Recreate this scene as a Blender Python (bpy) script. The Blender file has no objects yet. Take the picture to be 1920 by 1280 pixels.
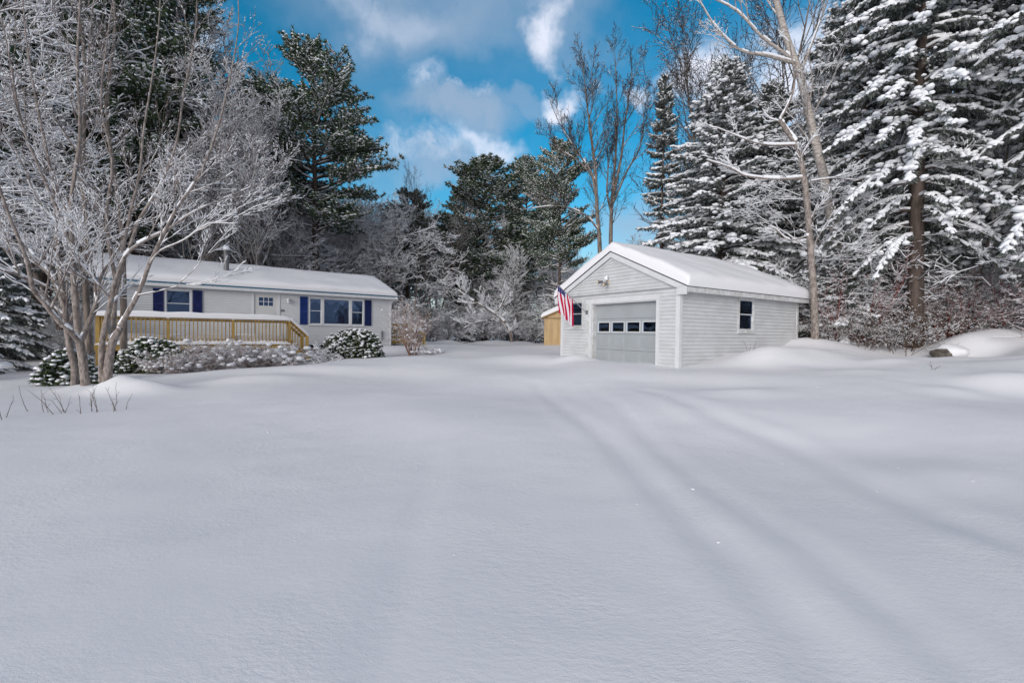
import bpy, math, random
import numpy as np
from mathutils import Vector, Matrix, noise as mnoise
rng = np.random.RandomState(7); random.seed(11)
SC = bpy.context.scene
COL = SC.collection
# ---------------------------------------------------------------- camera
CF, CP, CR = 837.6, 0.0187, 0.0134
cam = bpy.data.objects.new('camera', bpy.data.cameras.new('camera'))
COL.objects.link(cam); SC.camera = cam
cam.data.sensor_width = 36; cam.data.lens = CF/1920*36
cam.data.clip_start = 0.05; cam.data.clip_end = 3000
_X = Vector((1,0,0)); _U = Vector((0, math.sin(CP), math.cos(CP)))
_r = _X*math.cos(CR)+_U*math.sin(CR); _u = -_X*math.sin(CR)+_U*math.cos(CR); _b = Vector((0,-math.cos(CP), math.sin(CP)))
cam.matrix_world = Matrix(((_r.x,_u.x,_b.x,0),(_r.y,_u.y,_b.y,0),(_r.z,_u.z,_b.z,1.5),(0,0,0,1)))
SC.render.resolution_x = 1024; SC.render.resolution_y = 682
SC.view_settings.view_transform = 'Standard'; SC.view_settings.look = 'None'
SC.view_settings.exposure = 0.36; SC.view_settings.gamma = 1.0
# ---------------------------------------------------------------- node helper
class N:
    def __init__(s, tree): s.t = tree
    def n(s, typ, ins=None, **kw):
        o = s.t.nodes.new(typ)
        for k, v in kw.items(): setattr(o, k, v)
        if ins:
            for k, v in ins.items():
                if isinstance(v, bpy.types.NodeSocket): s.t.links.new(v, o.inputs[k])
                else: o.inputs[k].default_value = v
        return o
    def math(s, op, a, b=0.0, clamp=False):
        o = s.n('ShaderNodeMath', {0:a, 1:b}, operation=op); o.use_clamp = clamp; return o.outputs[0]
    def mix(s, f, a, b, typ='MIX'):
        o = s.n('ShaderNodeMix', data_type='RGBA', blend_type=typ)
        for i, v in ((0,f),(6,a),(7,b)):
            if isinstance(v, bpy.types.NodeSocket): s.t.links.new(v, o.inputs[i])
            elif i == 0: o.inputs[i].default_value = v
            else: o.inputs[i].default_value = (*v[:3], 1)
        return o.outputs[2]
    def ramp(s, f, a, b):
        return s.n('ShaderNodeMapRange', {0:f, 1:a, 2:b}, interpolation_type='SMOOTHSTEP').outputs[0]
# ---------------------------------------------------------------- world
SUN_EL, SUN_AZ = math.radians(13), math.radians(207)     # azimuth clockwise from +y (low winter sun behind the camera, to the left)
W = bpy.data.worlds.new('World'); SC.world = W; W.use_nodes = True
wt = W.node_tree; wt.nodes.clear(); w = N(wt)
sky = w.n('ShaderNodeTexSky', sky_type='NISHITA'); sky.sun_disc = False
sky.sun_elevation = SUN_EL; sky.sun_rotation = SUN_AZ
sky.air_density = 1.0; sky.dust_density = 0.3; sky.ozone_density = 2.0
hs = w.n('ShaderNodeHueSaturation', {'Hue':0.485,'Saturation':1.5,'Value':1.12,'Color':sky.outputs[0]})
tc = w.n('ShaderNodeTexCoord').outputs['Generated']
nz = w.n('ShaderNodeTexNoise', {'Vector':tc,'Scale':3.2,'Detail':7.0,'Roughness':0.55})
warp = w.n('ShaderNodeVectorMath', {0:nz.outputs['Color'],1:(.5,.5,.5)}, operation='SUBTRACT').outputs[0]
warp = w.n('ShaderNodeVectorMath', {0:warp,'Scale':0.42}, operation='SCALE').outputs[0]
wd = w.n('ShaderNodeVectorMath', {0:tc,1:warp}, operation='ADD').outputs[0]
def blobs(lst):
    acc = None
    for c, sx, sz, k in lst:
        d = w.n('ShaderNodeVectorMath', {0:wd,1:c}, operation='SUBTRACT').outputs[0]
        d = w.n('ShaderNodeVectorMath', {0:d,1:(1/sx,.8/sx,1/sz)}, operation='MULTIPLY').outputs[0]
        l = w.n('ShaderNodeVectorMath', {0:d}, operation='LENGTH').outputs['Value']
        m = w.n('ShaderNodeMapRange', {0:l,1:1.15,2:0.25,3:0.0,4:k}, interpolation_type='SMOOTHSTEP').outputs[0]
        acc = m if acc is None else w.math('MAXIMUM', acc, m)
    return acc
GREY=[((-0.091, 0.905, 0.416), 0.17, 0.05, 0.75), ((0.036, 0.895, 0.444), 0.15, 0.035, 0.45), ((-0.16, 0.805, 0.571), 0.28, 0.1, 0.55), ((0.078, 0.807, 0.585), 0.14, 0.1, 0.5), ((-0.149, 0.938, 0.314), 0.17, 0.05, 0.6), ((-0.007, 0.859, 0.511), 0.35, 0.1, 0.12), ((-0.685, 0.639, 0.349), 0.25, 0.2, 0.4), ((0.276, 0.938, 0.209), 0.12, 0.1, 0.6)]
BRIGHT=[((0.064, 0.816, 0.574), 0.055, 0.075, 0.9), ((-0.151, 0.874, 0.462), 0.065, 0.035, 0.62), ((-0.19, 0.917, 0.35), 0.15, 0.035, 0.62), ((-0.033, 0.931, 0.363), 0.1, 0.03, 0.7), ((-0.259, 0.789, 0.558), 0.08, 0.05, 0.28), ((-0.179, 0.807, 0.563), 0.07, 0.05, 0.22), ((0.127, 0.871, 0.474), 0.06, 0.03, 0.9), ((0.207, 0.861, 0.465), 0.05, 0.025, 0.75), ((0.311, 0.817, 0.486), 0.1, 0.05, 1.0), ((0.478, 0.76, 0.441), 0.17, 0.11, 0.9), ((0.586, 0.678, 0.443), 0.22, 0.12, 0.8), ((0.345, 0.847, 0.405), 0.08, 0.035, 0.85), ((-0.495, 0.727, 0.477), 0.05, 0.09, 0.55), ((0.425, 0.843, 0.33), 0.2, 0.06, 0.7), ((-0.064, 0.891, 0.449), 0.03, 0.015, 0.6), ((0.246, 0.885, 0.395), 0.05, 0.02, 0.5), ((-0.636, 0.66, 0.4), 0.2, 0.1, 0.6)]

fine = w.n('ShaderNodeTexNoise', {'Vector':wd,'Scale':5.0,'Detail':8.0,'Roughness':0.6}).outputs['Fac']
thin = w.n('ShaderNodeTexNoise', {'Vector':wd,'Scale':2.2,'Detail':6.0,'Roughness':0.55}).outputs['Fac']
tm = w.math('MULTIPLY', w.ramp(thin,.44,.68), .16)
gm = w.math('MULTIPLY', blobs(GREY), w.ramp(fine,.22,.5))
bm = w.math('MULTIPLY', blobs(BRIGHT), w.ramp(fine,.32,.58))
hz = w.ramp(w.n('ShaderNodeSeparateXYZ', {0:tc}).outputs[2], .30, .02)     # pale air low over the horizon
hs0 = w.mix(w.math('MULTIPLY', hz, .75), hs.outputs[0], (3.4,3.9,4.7))
c0 = w.mix(tm, hs0, (3.0,3.7,4.9))
c1 = w.mix(gm, c0, (2.7,3.35,4.4))
c2 = w.mix(bm, c1, (6.2,6.4,7.3))
sep = w.n('ShaderNodeSeparateXYZ', {0:wd})
unseen_deck = w.math('MAXIMUM', w.ramp(sep.outputs[2],.62,.85), w.ramp(w.math('MULTIPLY', sep.outputs[1], -1.0),-.05,.45))   # unseen cloud deck added overhead and behind the camera to neutralise the snow light
c2 = w.mix(w.math('MULTIPLY', unseen_deck, .9), c2, (3.5,3.5,3.85))
bg = w.n('ShaderNodeBackground', {'Color':c2,'Strength':0.115})
wo = w.n('ShaderNodeOutputWorld', {'Surface':bg.outputs[0]})
# ---------------------------------------------------------------- sun
sl = bpy.data.lights.new('sun','SUN'); sl.energy = 2.1; sl.angle = math.radians(40); sl.color = (1,.965,.93)
so = bpy.data.objects.new('sun', sl); COL.objects.link(so)
_d = Vector((math.sin(SUN_AZ)*math.cos(SUN_EL), math.cos(SUN_AZ)*math.cos(SUN_EL), math.sin(SUN_EL)))
so.rotation_euler = _d.to_track_quat('Z','Y').to_euler(); so.location = (-10,-10,30)
# ---------------------------------------------------------------- materials
def mat(name, col, rough=.7, spec=.3, metal=0.0, vary=.0, vscale=3.0, bump=0.0, bscale=20.0, snow=None, col2=None, aniso=(1,1,1), emis=None):
    m = bpy.data.materials.new(name); m.use_nodes = True
    t = m.node_tree; t.nodes.clear(); s = N(t)
    g = s.n('ShaderNodeTexCoord').outputs['Object']
    mp = s.n('ShaderNodeMapping', {'Vector':g,'Scale':aniso}).outputs[0]
    c = (*col,1)
    csock = None
    if vary or col2:
        nn = s.n('ShaderNodeTexNoise', {'Vector':mp,'Scale':vscale,'Detail':5.0,'Roughness':.6}).outputs['Fac']
        f = s.ramp(nn,.35,.65)
        b = col2 if col2 else tuple(x*(1-vary) for x in col)
        csock = s.mix(f, col, b)
    if snow:
        geo = s.n('ShaderNodeNewGeometry')
        sx = s.n('ShaderNodeSeparateXYZ', {0:geo.outputs['Normal']}).outputs[2]
        nn = s.n('ShaderNodeTexNoise', {'Vector':g,'Scale':snow[1],'Detail':3.0}).outputs['Fac']
        v = s.math('ADD', sx, s.math('MULTIPLY', s.math('SUBTRACT', nn, .5), snow[2]))
        f = s.ramp(v, snow[0], snow[0]+.12)
        csock = s.mix(f, csock if csock else col, (.82,.84,.88))
    p = s.n('ShaderNodeBsdfPrincipled', {'Roughness':rough,'Specular IOR Level':spec,'Metallic':metal})
    if csock: t.links.new(csock, p.inputs['Base Color'])
    else: p.inputs['Base Color'].default_value = c
    if bump:
        nb = s.n('ShaderNodeTexNoise', {'Vector':mp,'Scale':bscale,'Detail':4.0,'Roughness':.6}).outputs['Fac']
        bp = s.n('ShaderNodeBump', {'Strength':bump,'Distance':.02,'Height':nb})
        t.links.new(bp.outputs[0], p.inputs['Normal'])
    s.n('ShaderNodeOutputMaterial', {'Surface':p.outputs[0]})
    return m
M = {}
SNOWC = (.83,.82,.835)
M['snow'] = mat('snow', SNOWC, .6, .25, bump=.35, bscale=9)
M['tree_snow'] = mat('tree_snow', (.88,.885,.91), .7, .2)
M['roof_snow'] = mat('roof_snow', SNOWC, .65, .2, bump=.5, bscale=14)
M['bark'] = mat('bark', (.27,.22,.19), .9, .1, col2=(.12,.10,.085), vscale=9, aniso=(1,1,.25), bump=.8, bscale=22, snow=(.62,14,.7))
M['bark_grey'] = mat('bark_grey', (.36,.31,.28), .9, .1, col2=(.17,.14,.125), vscale=16, aniso=(1,1,.4), bump=.9, bscale=30, snow=(.42,16,.7))
M['bark_dark'] = mat('bark_dark', (.07,.055,.048), .95, .1, col2=(.13,.10,.085), vscale=8, aniso=(1,1,.2), bump=.8, bscale=20, snow=(.72,9,1.1))
M['birch_bark'] = mat('birch_bark', (.52,.48,.44), .8, .15, col2=(.24,.2,.18), vscale=10, aniso=(.6,.6,3), bump=.3, snow=(.6,10,.6))
M['twig'] = mat('twig', (.18,.14,.13), .9, .1, snow=(.2,20,.5))
M['twig_bare'] = mat('twig_bare', (.075,.058,.052), .9, .1)
M['twig_red'] = mat('twig_red', (.22,.07,.06), .9, .1, snow=(.55,20,.5))
M['twig_tan'] = mat('twig_tan', (.36,.22,.16), .9, .1, snow=(.5,20,.5))
M['stalk'] = mat('stalk', (.10,.06,.04), .9, .1)
M['needle_spruce'] = mat('needle_spruce', (.09,.105,.095), .8, .15, col2=(.15,.16,.145), vscale=3)
M['needle_pine'] = mat('needle_pine', (.05,.092,.052), .8, .15, col2=(.10,.13,.06), vscale=1.2)
M['leaf'] = mat('leaf', (.075,.10,.035), .6, .3, col2=(.03,.055,.03), vscale=6)
M['siding'] = mat('siding', (.62,.63,.64), .55, .3, vary=.06, vscale=1.3)
M['siding_old'] = mat('siding_old', (.60,.61,.62), .6, .3, col2=(.53,.535,.54), vscale=1.6, aniso=(1,1,2))
M['lap_shade'] = mat('lap_shade', (.47,.47,.48), .8, .1)  # darker grey on the board lips: shade line under each lap, painted in
M['white_trim'] = mat('white_trim', (.66,.67,.68), .5, .3, vary=.08, vscale=3)
M['old_trim'] = mat('old_trim', (.66,.67,.68), .6, .3, col2=(.50,.49,.47), vscale=5)
M['garage_door'] = mat('garage_door', (.35,.375,.39), .5, .3, vary=.07, vscale=2, bump=.1, bscale=60)
M['entry_door'] = mat('entry_door', (.60,.60,.59), .45, .35, vary=.04)
M['blue_metal'] = mat('blue_metal', (.02,.16,.27), .45, .4, vary=.3, vscale=20)
M['roof_edge'] = mat('roof_edge', (.07,.075,.085), .8, .2)
M['shutter'] = mat('shutter', (.012,.04,.20), .6, .3, vary=.4, vscale=8)
M['shutter2'] = mat('shutter_navy', (.01,.02,.11), .6, .3, vary=.4, vscale=8)
M['wood'] = mat('deck_wood', (.44,.29,.085), .7, .2, col2=(.29,.185,.065), vscale=5, aniso=(1,1,.3), bump=.2, bscale=40)
M['ply'] = mat('plywood', (.55,.40,.22), .75, .2, col2=(.45,.31,.17), vscale=2.5, aniso=(3,3,.3))
M['metal'] = mat('galvanised', (.20,.20,.21), .5, .4, metal=.3, vary=.3, vscale=9)
M['lamp'] = mat('lamp_glass', (.60,.48,.33), .4, .5)
M['dark'] = mat('dark_void', (.012,.012,.014), .9, .1)
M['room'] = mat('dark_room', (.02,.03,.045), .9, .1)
M['curtain'] = mat('curtain', (.72,.56,.40), .9, .1, vary=.25, vscale=18, aniso=(1,1,.1))
M['number'] = mat('number', (.03,.035,.04), .5, .4)
M['rock'] = mat('rock', (.16,.14,.12), .9, .2, col2=(.07,.06,.05), vscale=7, bump=1, bscale=16)
M['pole'] = mat('pole_metal', (.30,.30,.32), .4, .5)
M['red'] = mat('flag_red', (.52,.01,.06), .8, .1)
M['white'] = mat('flag_white', (.78,.78,.82), .8, .1)
M['flag_blue'] = mat('flag_blue', (.015,.02,.14), .8, .1)
def glass_mat():
    m = bpy.data.materials.new('window_glass'); m.use_nodes = True
    t = m.node_tree; t.nodes.clear(); s = N(t)
    tr = s.n('ShaderNodeBsdfTransparent', {'Color':(.72,.8,.95,1)})
    gl = s.n('ShaderNodeBsdfGlossy', {'Color':(.42,.62,.95,1),'Roughness':.03})
    lw = s.n('ShaderNodeFresnel', {'IOR':1.6}).outputs[0]
    nb = s.n('ShaderNodeTexNoise', {'Vector':s.n('ShaderNodeTexCoord').outputs['Object'],'Scale':1.5}).outputs['Fac']
    bp = s.n('ShaderNodeBump', {'Strength':.12,'Distance':.02,'Height':nb}); t.links.new(bp.outputs[0], gl.inputs['Normal'])
    mx = s.n('ShaderNodeMixShader', {0:s.math('ADD', lw, .04),1:tr.outputs[0],2:gl.outputs[0]})
    s.n('ShaderNodeOutputMaterial', {'Surface':mx.outputs[0]}); return m
M['glass'] = glass_mat()
# ---------------------------------------------------------------- mesh helpers
ORG = {}
class Geo:
    def __init__(s): s.V=[]; s.F=[]; s.n=0; s.mats=[]
    def add(s, v, faces, m='snow', smooth=False):
        v = np.asarray(v, dtype=np.float64).reshape(-1,3)
        if m not in s.mats: s.mats.append(m)
        mi = s.mats.index(m)
        if isinstance(faces, np.ndarray): faces=[faces]
        else:
            by={}
            for f in faces: by.setdefault(len(f),[]).append(f)
            faces=[np.array(x) for x in by.values()]
        for f in faces:
            if len(f): s.F.append((f+s.n, mi, smooth))
        s.V.append(v); s.n += len(v)
    def build(s, name, parent=None, origin=None):
        if origin is None: origin = ORG.get(parent.name,(0,0,0)) if parent else (0,0,0)
        me = bpy.data.meshes.new(name)
        o = np.array(origin, dtype=float)
        V = np.concatenate(s.V)-o
        me.vertices.add(len(V)); me.vertices.foreach_set('co', V.astype(np.float32).ravel())
        li = np.concatenate([f.ravel() for f,_,_ in s.F]).astype(np.int32)
        lt = np.concatenate([np.full(len(f), f.shape[1]) for f,_,_ in s.F])
        ls = np.concatenate([[0], np.cumsum(lt)[:-1]]).astype(np.int32)
        mi = np.concatenate([np.full(len(f), m) for f,m,_ in s.F]).astype(np.int32)
        sm = np.concatenate([np.full(len(f), q) for f,_,q in s.F])
        me.loops.add(len(li)); me.loops.foreach_set('vertex_index', li)
        me.polygons.add(len(lt)); me.polygons.foreach_set('loop_start', ls)
        me.polygons.foreach_set('material_index', mi); me.polygons.foreach_set('use_smooth', sm)
        for k in s.mats: me.materials.append(M[k])
        me.update(calc_edges=True); me.validate()
        ob = bpy.data.objects.new(name, me); COL.objects.link(ob)
        ORG[ob.name] = tuple(o)
        if parent: ob.parent = parent
        else: ob.location = o
        return ob
def tag(o, label, cat, group=None):
    o['label'] = label; o['category'] = cat
    if group: o['group'] = group
    return o
def thing(name, label, cat, loc=(0,0,0), rz=0.0, group=None):
    o = bpy.data.objects.new(name, None); COL.objects.link(o); o.location = loc; o.rotation_euler = (0,0,rz)
    o.empty_display_size = .2
    return tag(o, label, cat, group)
def struct(o): o['kind'] = 'structure'; return o
def dup(root, loc, rz, sc, label, group=None, name=None):
    r = root.copy(); COL.objects.link(r); r.location = loc; r.rotation_euler = (r.rotation_euler[0], r.rotation_euler[1], rz); r.scale = sc
    r['label'] = label
    if 'group' in r: del r['group']
    if group: r['group'] = group
    for ch in list(root.children):
        c = ch.copy(); COL.objects.link(c); c.parent = r
    return r
def tubes(g, P0, P1, R0, R1, k, m, smooth=True, zs=1.0):
    P0=np.asarray(P0,float).reshape(-1,3); P1=np.asarray(P1,float).reshape(-1,3)
    n=len(P0)
    if n==0: return
    R0=np.broadcast_to(np.asarray(R0,float),(n,)); R1=np.broadcast_to(np.asarray(R1,float),(n,))
    d=P1-P0; L=np.linalg.norm(d,axis=1,keepdims=True)+1e-9; d=d/L
    ref=np.where(np.abs(d[:,2:3])>.9, np.array([[1.,0,0]]), np.array([[0,0,1.]]))
    a=np.cross(d,ref); a/=np.linalg.norm(a,axis=1,keepdims=True)+1e-9; b=np.cross(d,a)
    ang=np.arange(k)/k*2*np.pi+.4
    ca=np.cos(ang)[None,:,None]; sa=np.sin(ang)[None,:,None]*zs
    ring=a[:,None,:]*ca+b[:,None,:]*sa
    V=np.stack([P0[:,None,:]+ring*R0[:,None,None], P1[:,None,:]+ring*R1[:,None,None]],1).reshape(-1,3)
    base=(np.arange(n)*2*k)[:,None]
    i=np.arange(k); j=(i+1)%k
    F=np.stack([base+i,base+j,base+j+k,base+i+k],-1).reshape(-1,4)
    g.add(V,F,m,smooth)
_t=(1+5**.5)/2
ICO_V=np.array([(-1,_t,0),(1,_t,0),(-1,-_t,0),(1,-_t,0),(0,-1,_t),(0,1,_t),(0,-1,-_t),(0,1,-_t),(_t,0,-1),(_t,0,1),(-_t,0,-1),(-_t,0,1)],float); ICO_V/=np.linalg.norm(ICO_V[0])
ICO_F=np.array([(0,11,5),(0,5,1),(0,1,7),(0,7,10),(0,10,11),(1,5,9),(5,11,4),(11,10,2),(10,7,6),(7,1,8),(3,9,4),(3,4,2),(3,2,6),(3,6,8),(3,8,9),(4,9,5),(2,4,11),(6,2,10),(8,6,7),(9,8,1)])
def blobsg(g, C, S, m='tree_snow', jit=.18):
    C=np.asarray(C,float).reshape(-1,3); n=len(C)
    if n==0: return
    S=np.asarray(S,float)
    if S.ndim==1: S=np.stack([S,S,S*.6],1)
    th=rng.rand(n)*6.28; c,s=np.cos(th),np.sin(th)
    v=ICO_V[None]*(1+jit*(rng.rand(n,12,1)-.5)*2)*S[:,None,:]
    x=v[...,0]*c[:,None]-v[...,1]*s[:,None]; y=v[...,0]*s[:,None]+v[...,1]*c[:,None]
    V=np.stack([x,y,v[...,2]],-1)+C[:,None,:]
    F=(ICO_F[None]+(np.arange(n)*12)[:,None,None]).reshape(-1,3)
    g.add(V.reshape(-1,3),F,m,True)
def tris(g, A, B, C, m):
    n=len(A)
    if n==0: return
    V=np.stack([A,B,C],1).reshape(-1,3); g.add(V, np.arange(n*3).reshape(-1,3), m, False)
class Fr:   # frame: a along, b outward, z up
    def __init__(s,O,A,B): s.O=np.array(O,float); s.A=np.array(A,float); s.B=np.array(B,float); s.flip=np.cross(s.A,s.B)[2]<0
    def p(s,a,b,z): return s.O+s.A*a+s.B*b+np.array([0,0,z])
    def box(s,g,a0,a1,b0,b1,z0,z1,m,chop=None):
        v=[s.p(a,b,z) for z in (z0,z1) for b in (b0,b1) for a in (a0,a1)]
        f=[(0,2,3,1),(4,5,7,6),(0,1,5,4),(2,6,7,3),(0,4,6,2),(1,3,7,5)]
        if s.flip: f=[x[::-1] for x in f]
        g.add(v,f,m)
    def prism(s,g,poly,b0,b1,m):  # poly in (a,z)
        n=len(poly); v=[s.p(a,b0,z) for a,z in poly]+[s.p(a,b1,z) for a,z in poly]
        f=[tuple(range(n)), tuple(range(2*n-1,n-1,-1))]+[(i,i+n,(i+1)%n+n,(i+1)%n) for i in range(n)]
        g.add(v,f,m)
def bar(g,p,q,w,h,m,up=(0,0,1)):   # rectangular bar between two points
    p=np.array(p,float);q=np.array(q,float);d=q-p;d/=np.linalg.norm(d);up=np.array(up,float)
    a=np.cross(d,up)
    if np.linalg.norm(a)<.05: a=np.array([1.,0,0])
    a/=np.linalg.norm(a);b=np.cross(a,d)
    v=[e+a*sx*w/2+b*sz*h/2 for e in (p,q) for sx,sz in((-1,-1),(1,-1),(1,1),(-1,1))]
    g.add(v,[(0,3,2,1),(4,5,6,7),(0,1,5,4),(1,2,6,5),(2,3,7,6),(3,0,4,7)],m)
def pillow(g, fn, th, ns, nt, m='roof_snow', nse=.02, nf=1.5, pw=10, q=3.0):
    s=.5-.5*np.cos(np.pi*np.arange(ns+1)/ns); t=.5-.5*np.cos(np.pi*np.arange(nt+1)/nt)
    V=[]
    for i,a in enumerate(s):
        for j,b in enumerate(t):
            P,Nn=fn(a,b)
            e=max(0,(1-abs(2*a-1)**pw))**(1/q)*max(0,(1-abs(2*b-1)**(pw*1.6)))**(1/q)
            k=mnoise.noise(Vector(P)*nf)
            V.append(np.array(P)+np.array(Nn)*(th*e+nse*k*e))
    idx=np.arange((ns+1)*(nt+1)).reshape(ns+1,nt+1)
    F=np.stack([idx[:-1,:-1],idx[1:,:-1],idx[1:,1:],idx[:-1,1:]],-1).reshape(-1,4)
    g.add(V,F,m,True)
    # underside
    Vb=[fn(a,b)[0] for a in (0,1) for b in (0,1)]
    g.add(Vb,[(0,1,3,2)],m)
# ---------------------------------------------------------------- ground
#GROUND_BEGIN
CTRL=np.array([(0,-3,-.03),(0,.5,-.02),(0,3,0),(-3,5,-.05),(3,5,.02),(-6,3,-.1),(7,3,.2),(0,9,.12),(3.6,9,.34),(4.7,12.5,.55),(3.3,14.8,.58),(1.9,17.1,.67),(0,14,.38),(-4,12,.08),
 (-4,18,.42),(-6.5,19.5,.38),(-6.4,25.8,.72),(0,24,.6),(0,36,.5),(-4,41,.45),(6,41,.55),(-11.5,20,.2),(-12.2,17.4,-.1),(-9,18.2,.12),(-10.9,11.3,-.12),(-9,8,-.1),(-16,12,-.15),(-21,20,0),(-16.5,17.5,-.05),(-14,31,.4),(-20,8,-.15),(-12,3,-.1),
 (5.9,13.3,.62),(6.4,13.55,.8),(7.0,13.9,1.02),(8.3,14.8,1.05),(9.4,15.5,1.08),(10.4,16.3,1.3),(7.6,12.6,.98),(9.3,13.2,1.02),(6.0,11.7,.62),(8,11,.7),(10.5,12,.85),(12.3,13.6,.8),(13.8,13.9,.72),
 (14.8,14.3,1.42),(16.2,14.6,1.5),(18,14.8,1.45),(20,14.6,1.3),(13,18,1.35),(18,20,1.5),(22,14,1.4),(11.2,9.4,.8),(13.5,9.6,1.05),(9,7,.42),(12,6,.45),(16,6,.6),(25,26,1.6),(10,29,.9),(6,24,.8),(4.2,28,.75),(10,22,1.2)],float)
MND=[(4.5,4.7,.06,.6,.55),(8.2,8.3,.07,.5,.35),(9.6,8.9,.09,.7,.4),(10.9,12.1,.13,.7,.5),(9.9,11.6,.10,.6,.4),(12.2,12.4,.15,.8,.5),(7.9,10.2,.07,.7,.4),(13.6,12.3,.14,.9,.5),(10.2,13.9,.12,.7,.5),(14.9,12.7,.16,.9,.5),(4.5,8.7,.12,.9,.5),(-9.3,11.2,.30,.8,.5),(-7.4,12.8,.12,1.6,.7),(-6.0,14.6,.12,2.0,.7),(-9.0,14.6,.12,1.8,.6),(-3.6,17.5,.10,1.6,.8),(-10.0,11.35,.30,.45,.5),(-11.0,11.5,.15,.5,.5),
 (7.3,12.9,.24,1.2,.6),(8.6,13.4,.16,1.0,.7),(6.2,12.3,.08,.6,.5),(9.4,10.4,.04,1.6,1.0),(11.3,11.0,.05,1.4,.9),(-4.9,34,.35,1.4,1.0),(-1.2,37,.42,2.2,1.0),(1.2,37.5,.25,1.2,1.0),(-7.0,33,.25,1.6,1.0),(3.4,6.4,.05,1.6,.5),(2.2,15.3,.18,.7,.4),(10.8,16.0,.15,1.0,.8),(12.8,15.4,.12,1.2,.8),(15.3,14.5,.34,1.3,.8),(17.4,14.8,.34,1.6,1.0),(12.9,10.6,.10,1.6,.9),(11.6,8.6,.05,1.8,.9)]
TRK=[]
TRK=[([(0.62, 11.1), (1.02, 7.32), (1.33, 5.75), (1.39, 4.41), (1.46, 3.53), (1.49, 2.92), (1.49, 2.45), (1.48, 2.09), (1.45, 1.79)], 0.055, 0.2, 0.025), ([(1.73, 10.27), (1.9, 7.17), (1.93, 5.5), (1.93, 4.35), (2.03, 3.54), (2.12, 3.03), (2.07, 2.49), (2.06, 2.13), (2.04, 1.85)], 0.035, 0.16, 0.012), ([(2.85, 9.14), (3.28, 6.96), (3.72, 5.9), (3.64, 4.41), (3.59, 3.76), (3.64, 3.17), (3.6, 2.72)], 0.05, 0.26, 0.03), ([(-0.94, 5.5), (-0.83, 4.63), (-0.7, 3.14), (-0.63, 2.33), (-0.58, 1.82)], 0.025, 0.12, 0.0)]
def vnoise(x,y,s,seed=0):
    x=x*s;y=y*s;xi=np.floor(x).astype(int);yi=np.floor(y).astype(int);fx=x-xi;fy=y-yi
    fx=fx*fx*(3-2*fx);fy=fy*fy*(3-2*fy)
    def h(a,b):
        v=np.sin(a*127.1+b*311.7+seed*74.7)*43758.5453; return v-np.floor(v)
    return (h(xi,yi)*(1-fx)+h(xi+1,yi)*fx)*(1-fy)+(h(xi,yi+1)*(1-fx)+h(xi+1,yi+1)*fx)*fy-.5
def gz(x,y):
    x=np.atleast_1d(np.asarray(x,float));y=np.atleast_1d(np.asarray(y,float))
    num=np.zeros_like(x);den=np.zeros_like(x)
    for cx,cy,cz in CTRL:
        d2=(x-cx)**2+(y-cy)**2; wt_=1/(d2+.35)**1.9; num+=wt_*cz; den+=wt_
    z=num/den
    for cx,cy,a,sx,sy in MND: z+=a*np.exp(-((x-cx)/sx)**2-((y-cy)/sy)**2)
    near=np.exp(-((x/14)**2+((y-6)/14)**2))
    fade=np.clip((13.5-y)/6,0.0,1)
    for pts,dep,wd_,rim in TRK:
        best=np.full(x.shape,1e9)
        for (x0,y0),(x1,y1) in zip(pts[:-1],pts[1:]):
            dx,dy=x1-x0,y1-y0; t=np.clip(((x-x0)*dx+(y-y0)*dy)/(dx*dx+dy*dy),0,1)
            best=np.minimum(best,np.hypot(x-x0-t*dx,y-y0-t*dy))
        b2=best+.35*wd_*vnoise(x,y,1.7,5)
        z-=fade*dep*.55*np.exp(-(b2/(wd_*.62))**2)*(1+.5*vnoise(x,y,.9,8)); z+=fade*rim*.5*np.exp(-((b2-1.5*wd_)/(wd_*.6))**2)
    z+=(.05+.05*np.clip((np.hypot(x,y)-9)/8,0,1))*vnoise(x,y,.3,1)+.03*vnoise(x,y,.7,2)+.014*vnoise(x,y,1.9,3)
    z+=(.006*vnoise(x*.8+y*.3,y*1.2,6,4)+.004*vnoise(x,y*1.4,14,6))*np.clip(near*2,0,1)
    return z
def g1(x,y): return float(gz(x,y)[0])
#GROUND_END
# ================================================================ ground sheet
def axis(lo,hi,st,far):
    c=list(np.arange(lo,hi+1e-6,st)); s=st; v=hi
    while v<far: s*=1.25; v+=s; c.append(v)
    s=st; v=lo
    while v>-far: s*=1.25; v-=s; c.insert(0,v)
    return np.array(c)
gx_=np.concatenate([axis(-16,20,.12,700)]); gy_=axis(-1.5,34,.11,700)
XX,YY=np.meshgrid(gx_,gy_,indexing='ij'); ZZ=gz(XX.ravel(),YY.ravel())
far=np.clip((np.hypot(XX,YY-15).ravel()-60)/200,0,1); ZZ=ZZ*(1-far)+far*1.0
g=Geo(); idx=np.arange(XX.size).reshape(XX.shape)
g.add(np.stack([XX.ravel(),YY.ravel(),ZZ],1), np.stack([idx[:-1,:-1],idx[1:,:-1],idx[1:,1:],idx[:-1,1:]],-1).reshape(-1,4),'snow',True)
rc=random.Random(9); CL=[]; CS=[]
for i in range(34):      # small clumps that fell from the trees
    y_=rc.uniform(2.6,13); x_=rc.uniform(-.9,1.15)*y_
    if rc.random()<.45: x_=abs(x_)
    k_=rc.uniform(.008,.02)*(1 if rc.random()<.88 else 2)*min(1,y_/5); CL.append((x_,y_,k_)); 
CL=np.array(CL); zc=gz(CL[:,0],CL[:,1]); blobsg(g,np.stack([CL[:,0],CL[:,1],zc-CL[:,2]*.15],1),np.stack([CL[:,2]*1.5,CL[:,2]*1.1,CL[:,2]*.45],1),'snow',.3)
struct(g.build('ground'))
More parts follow.
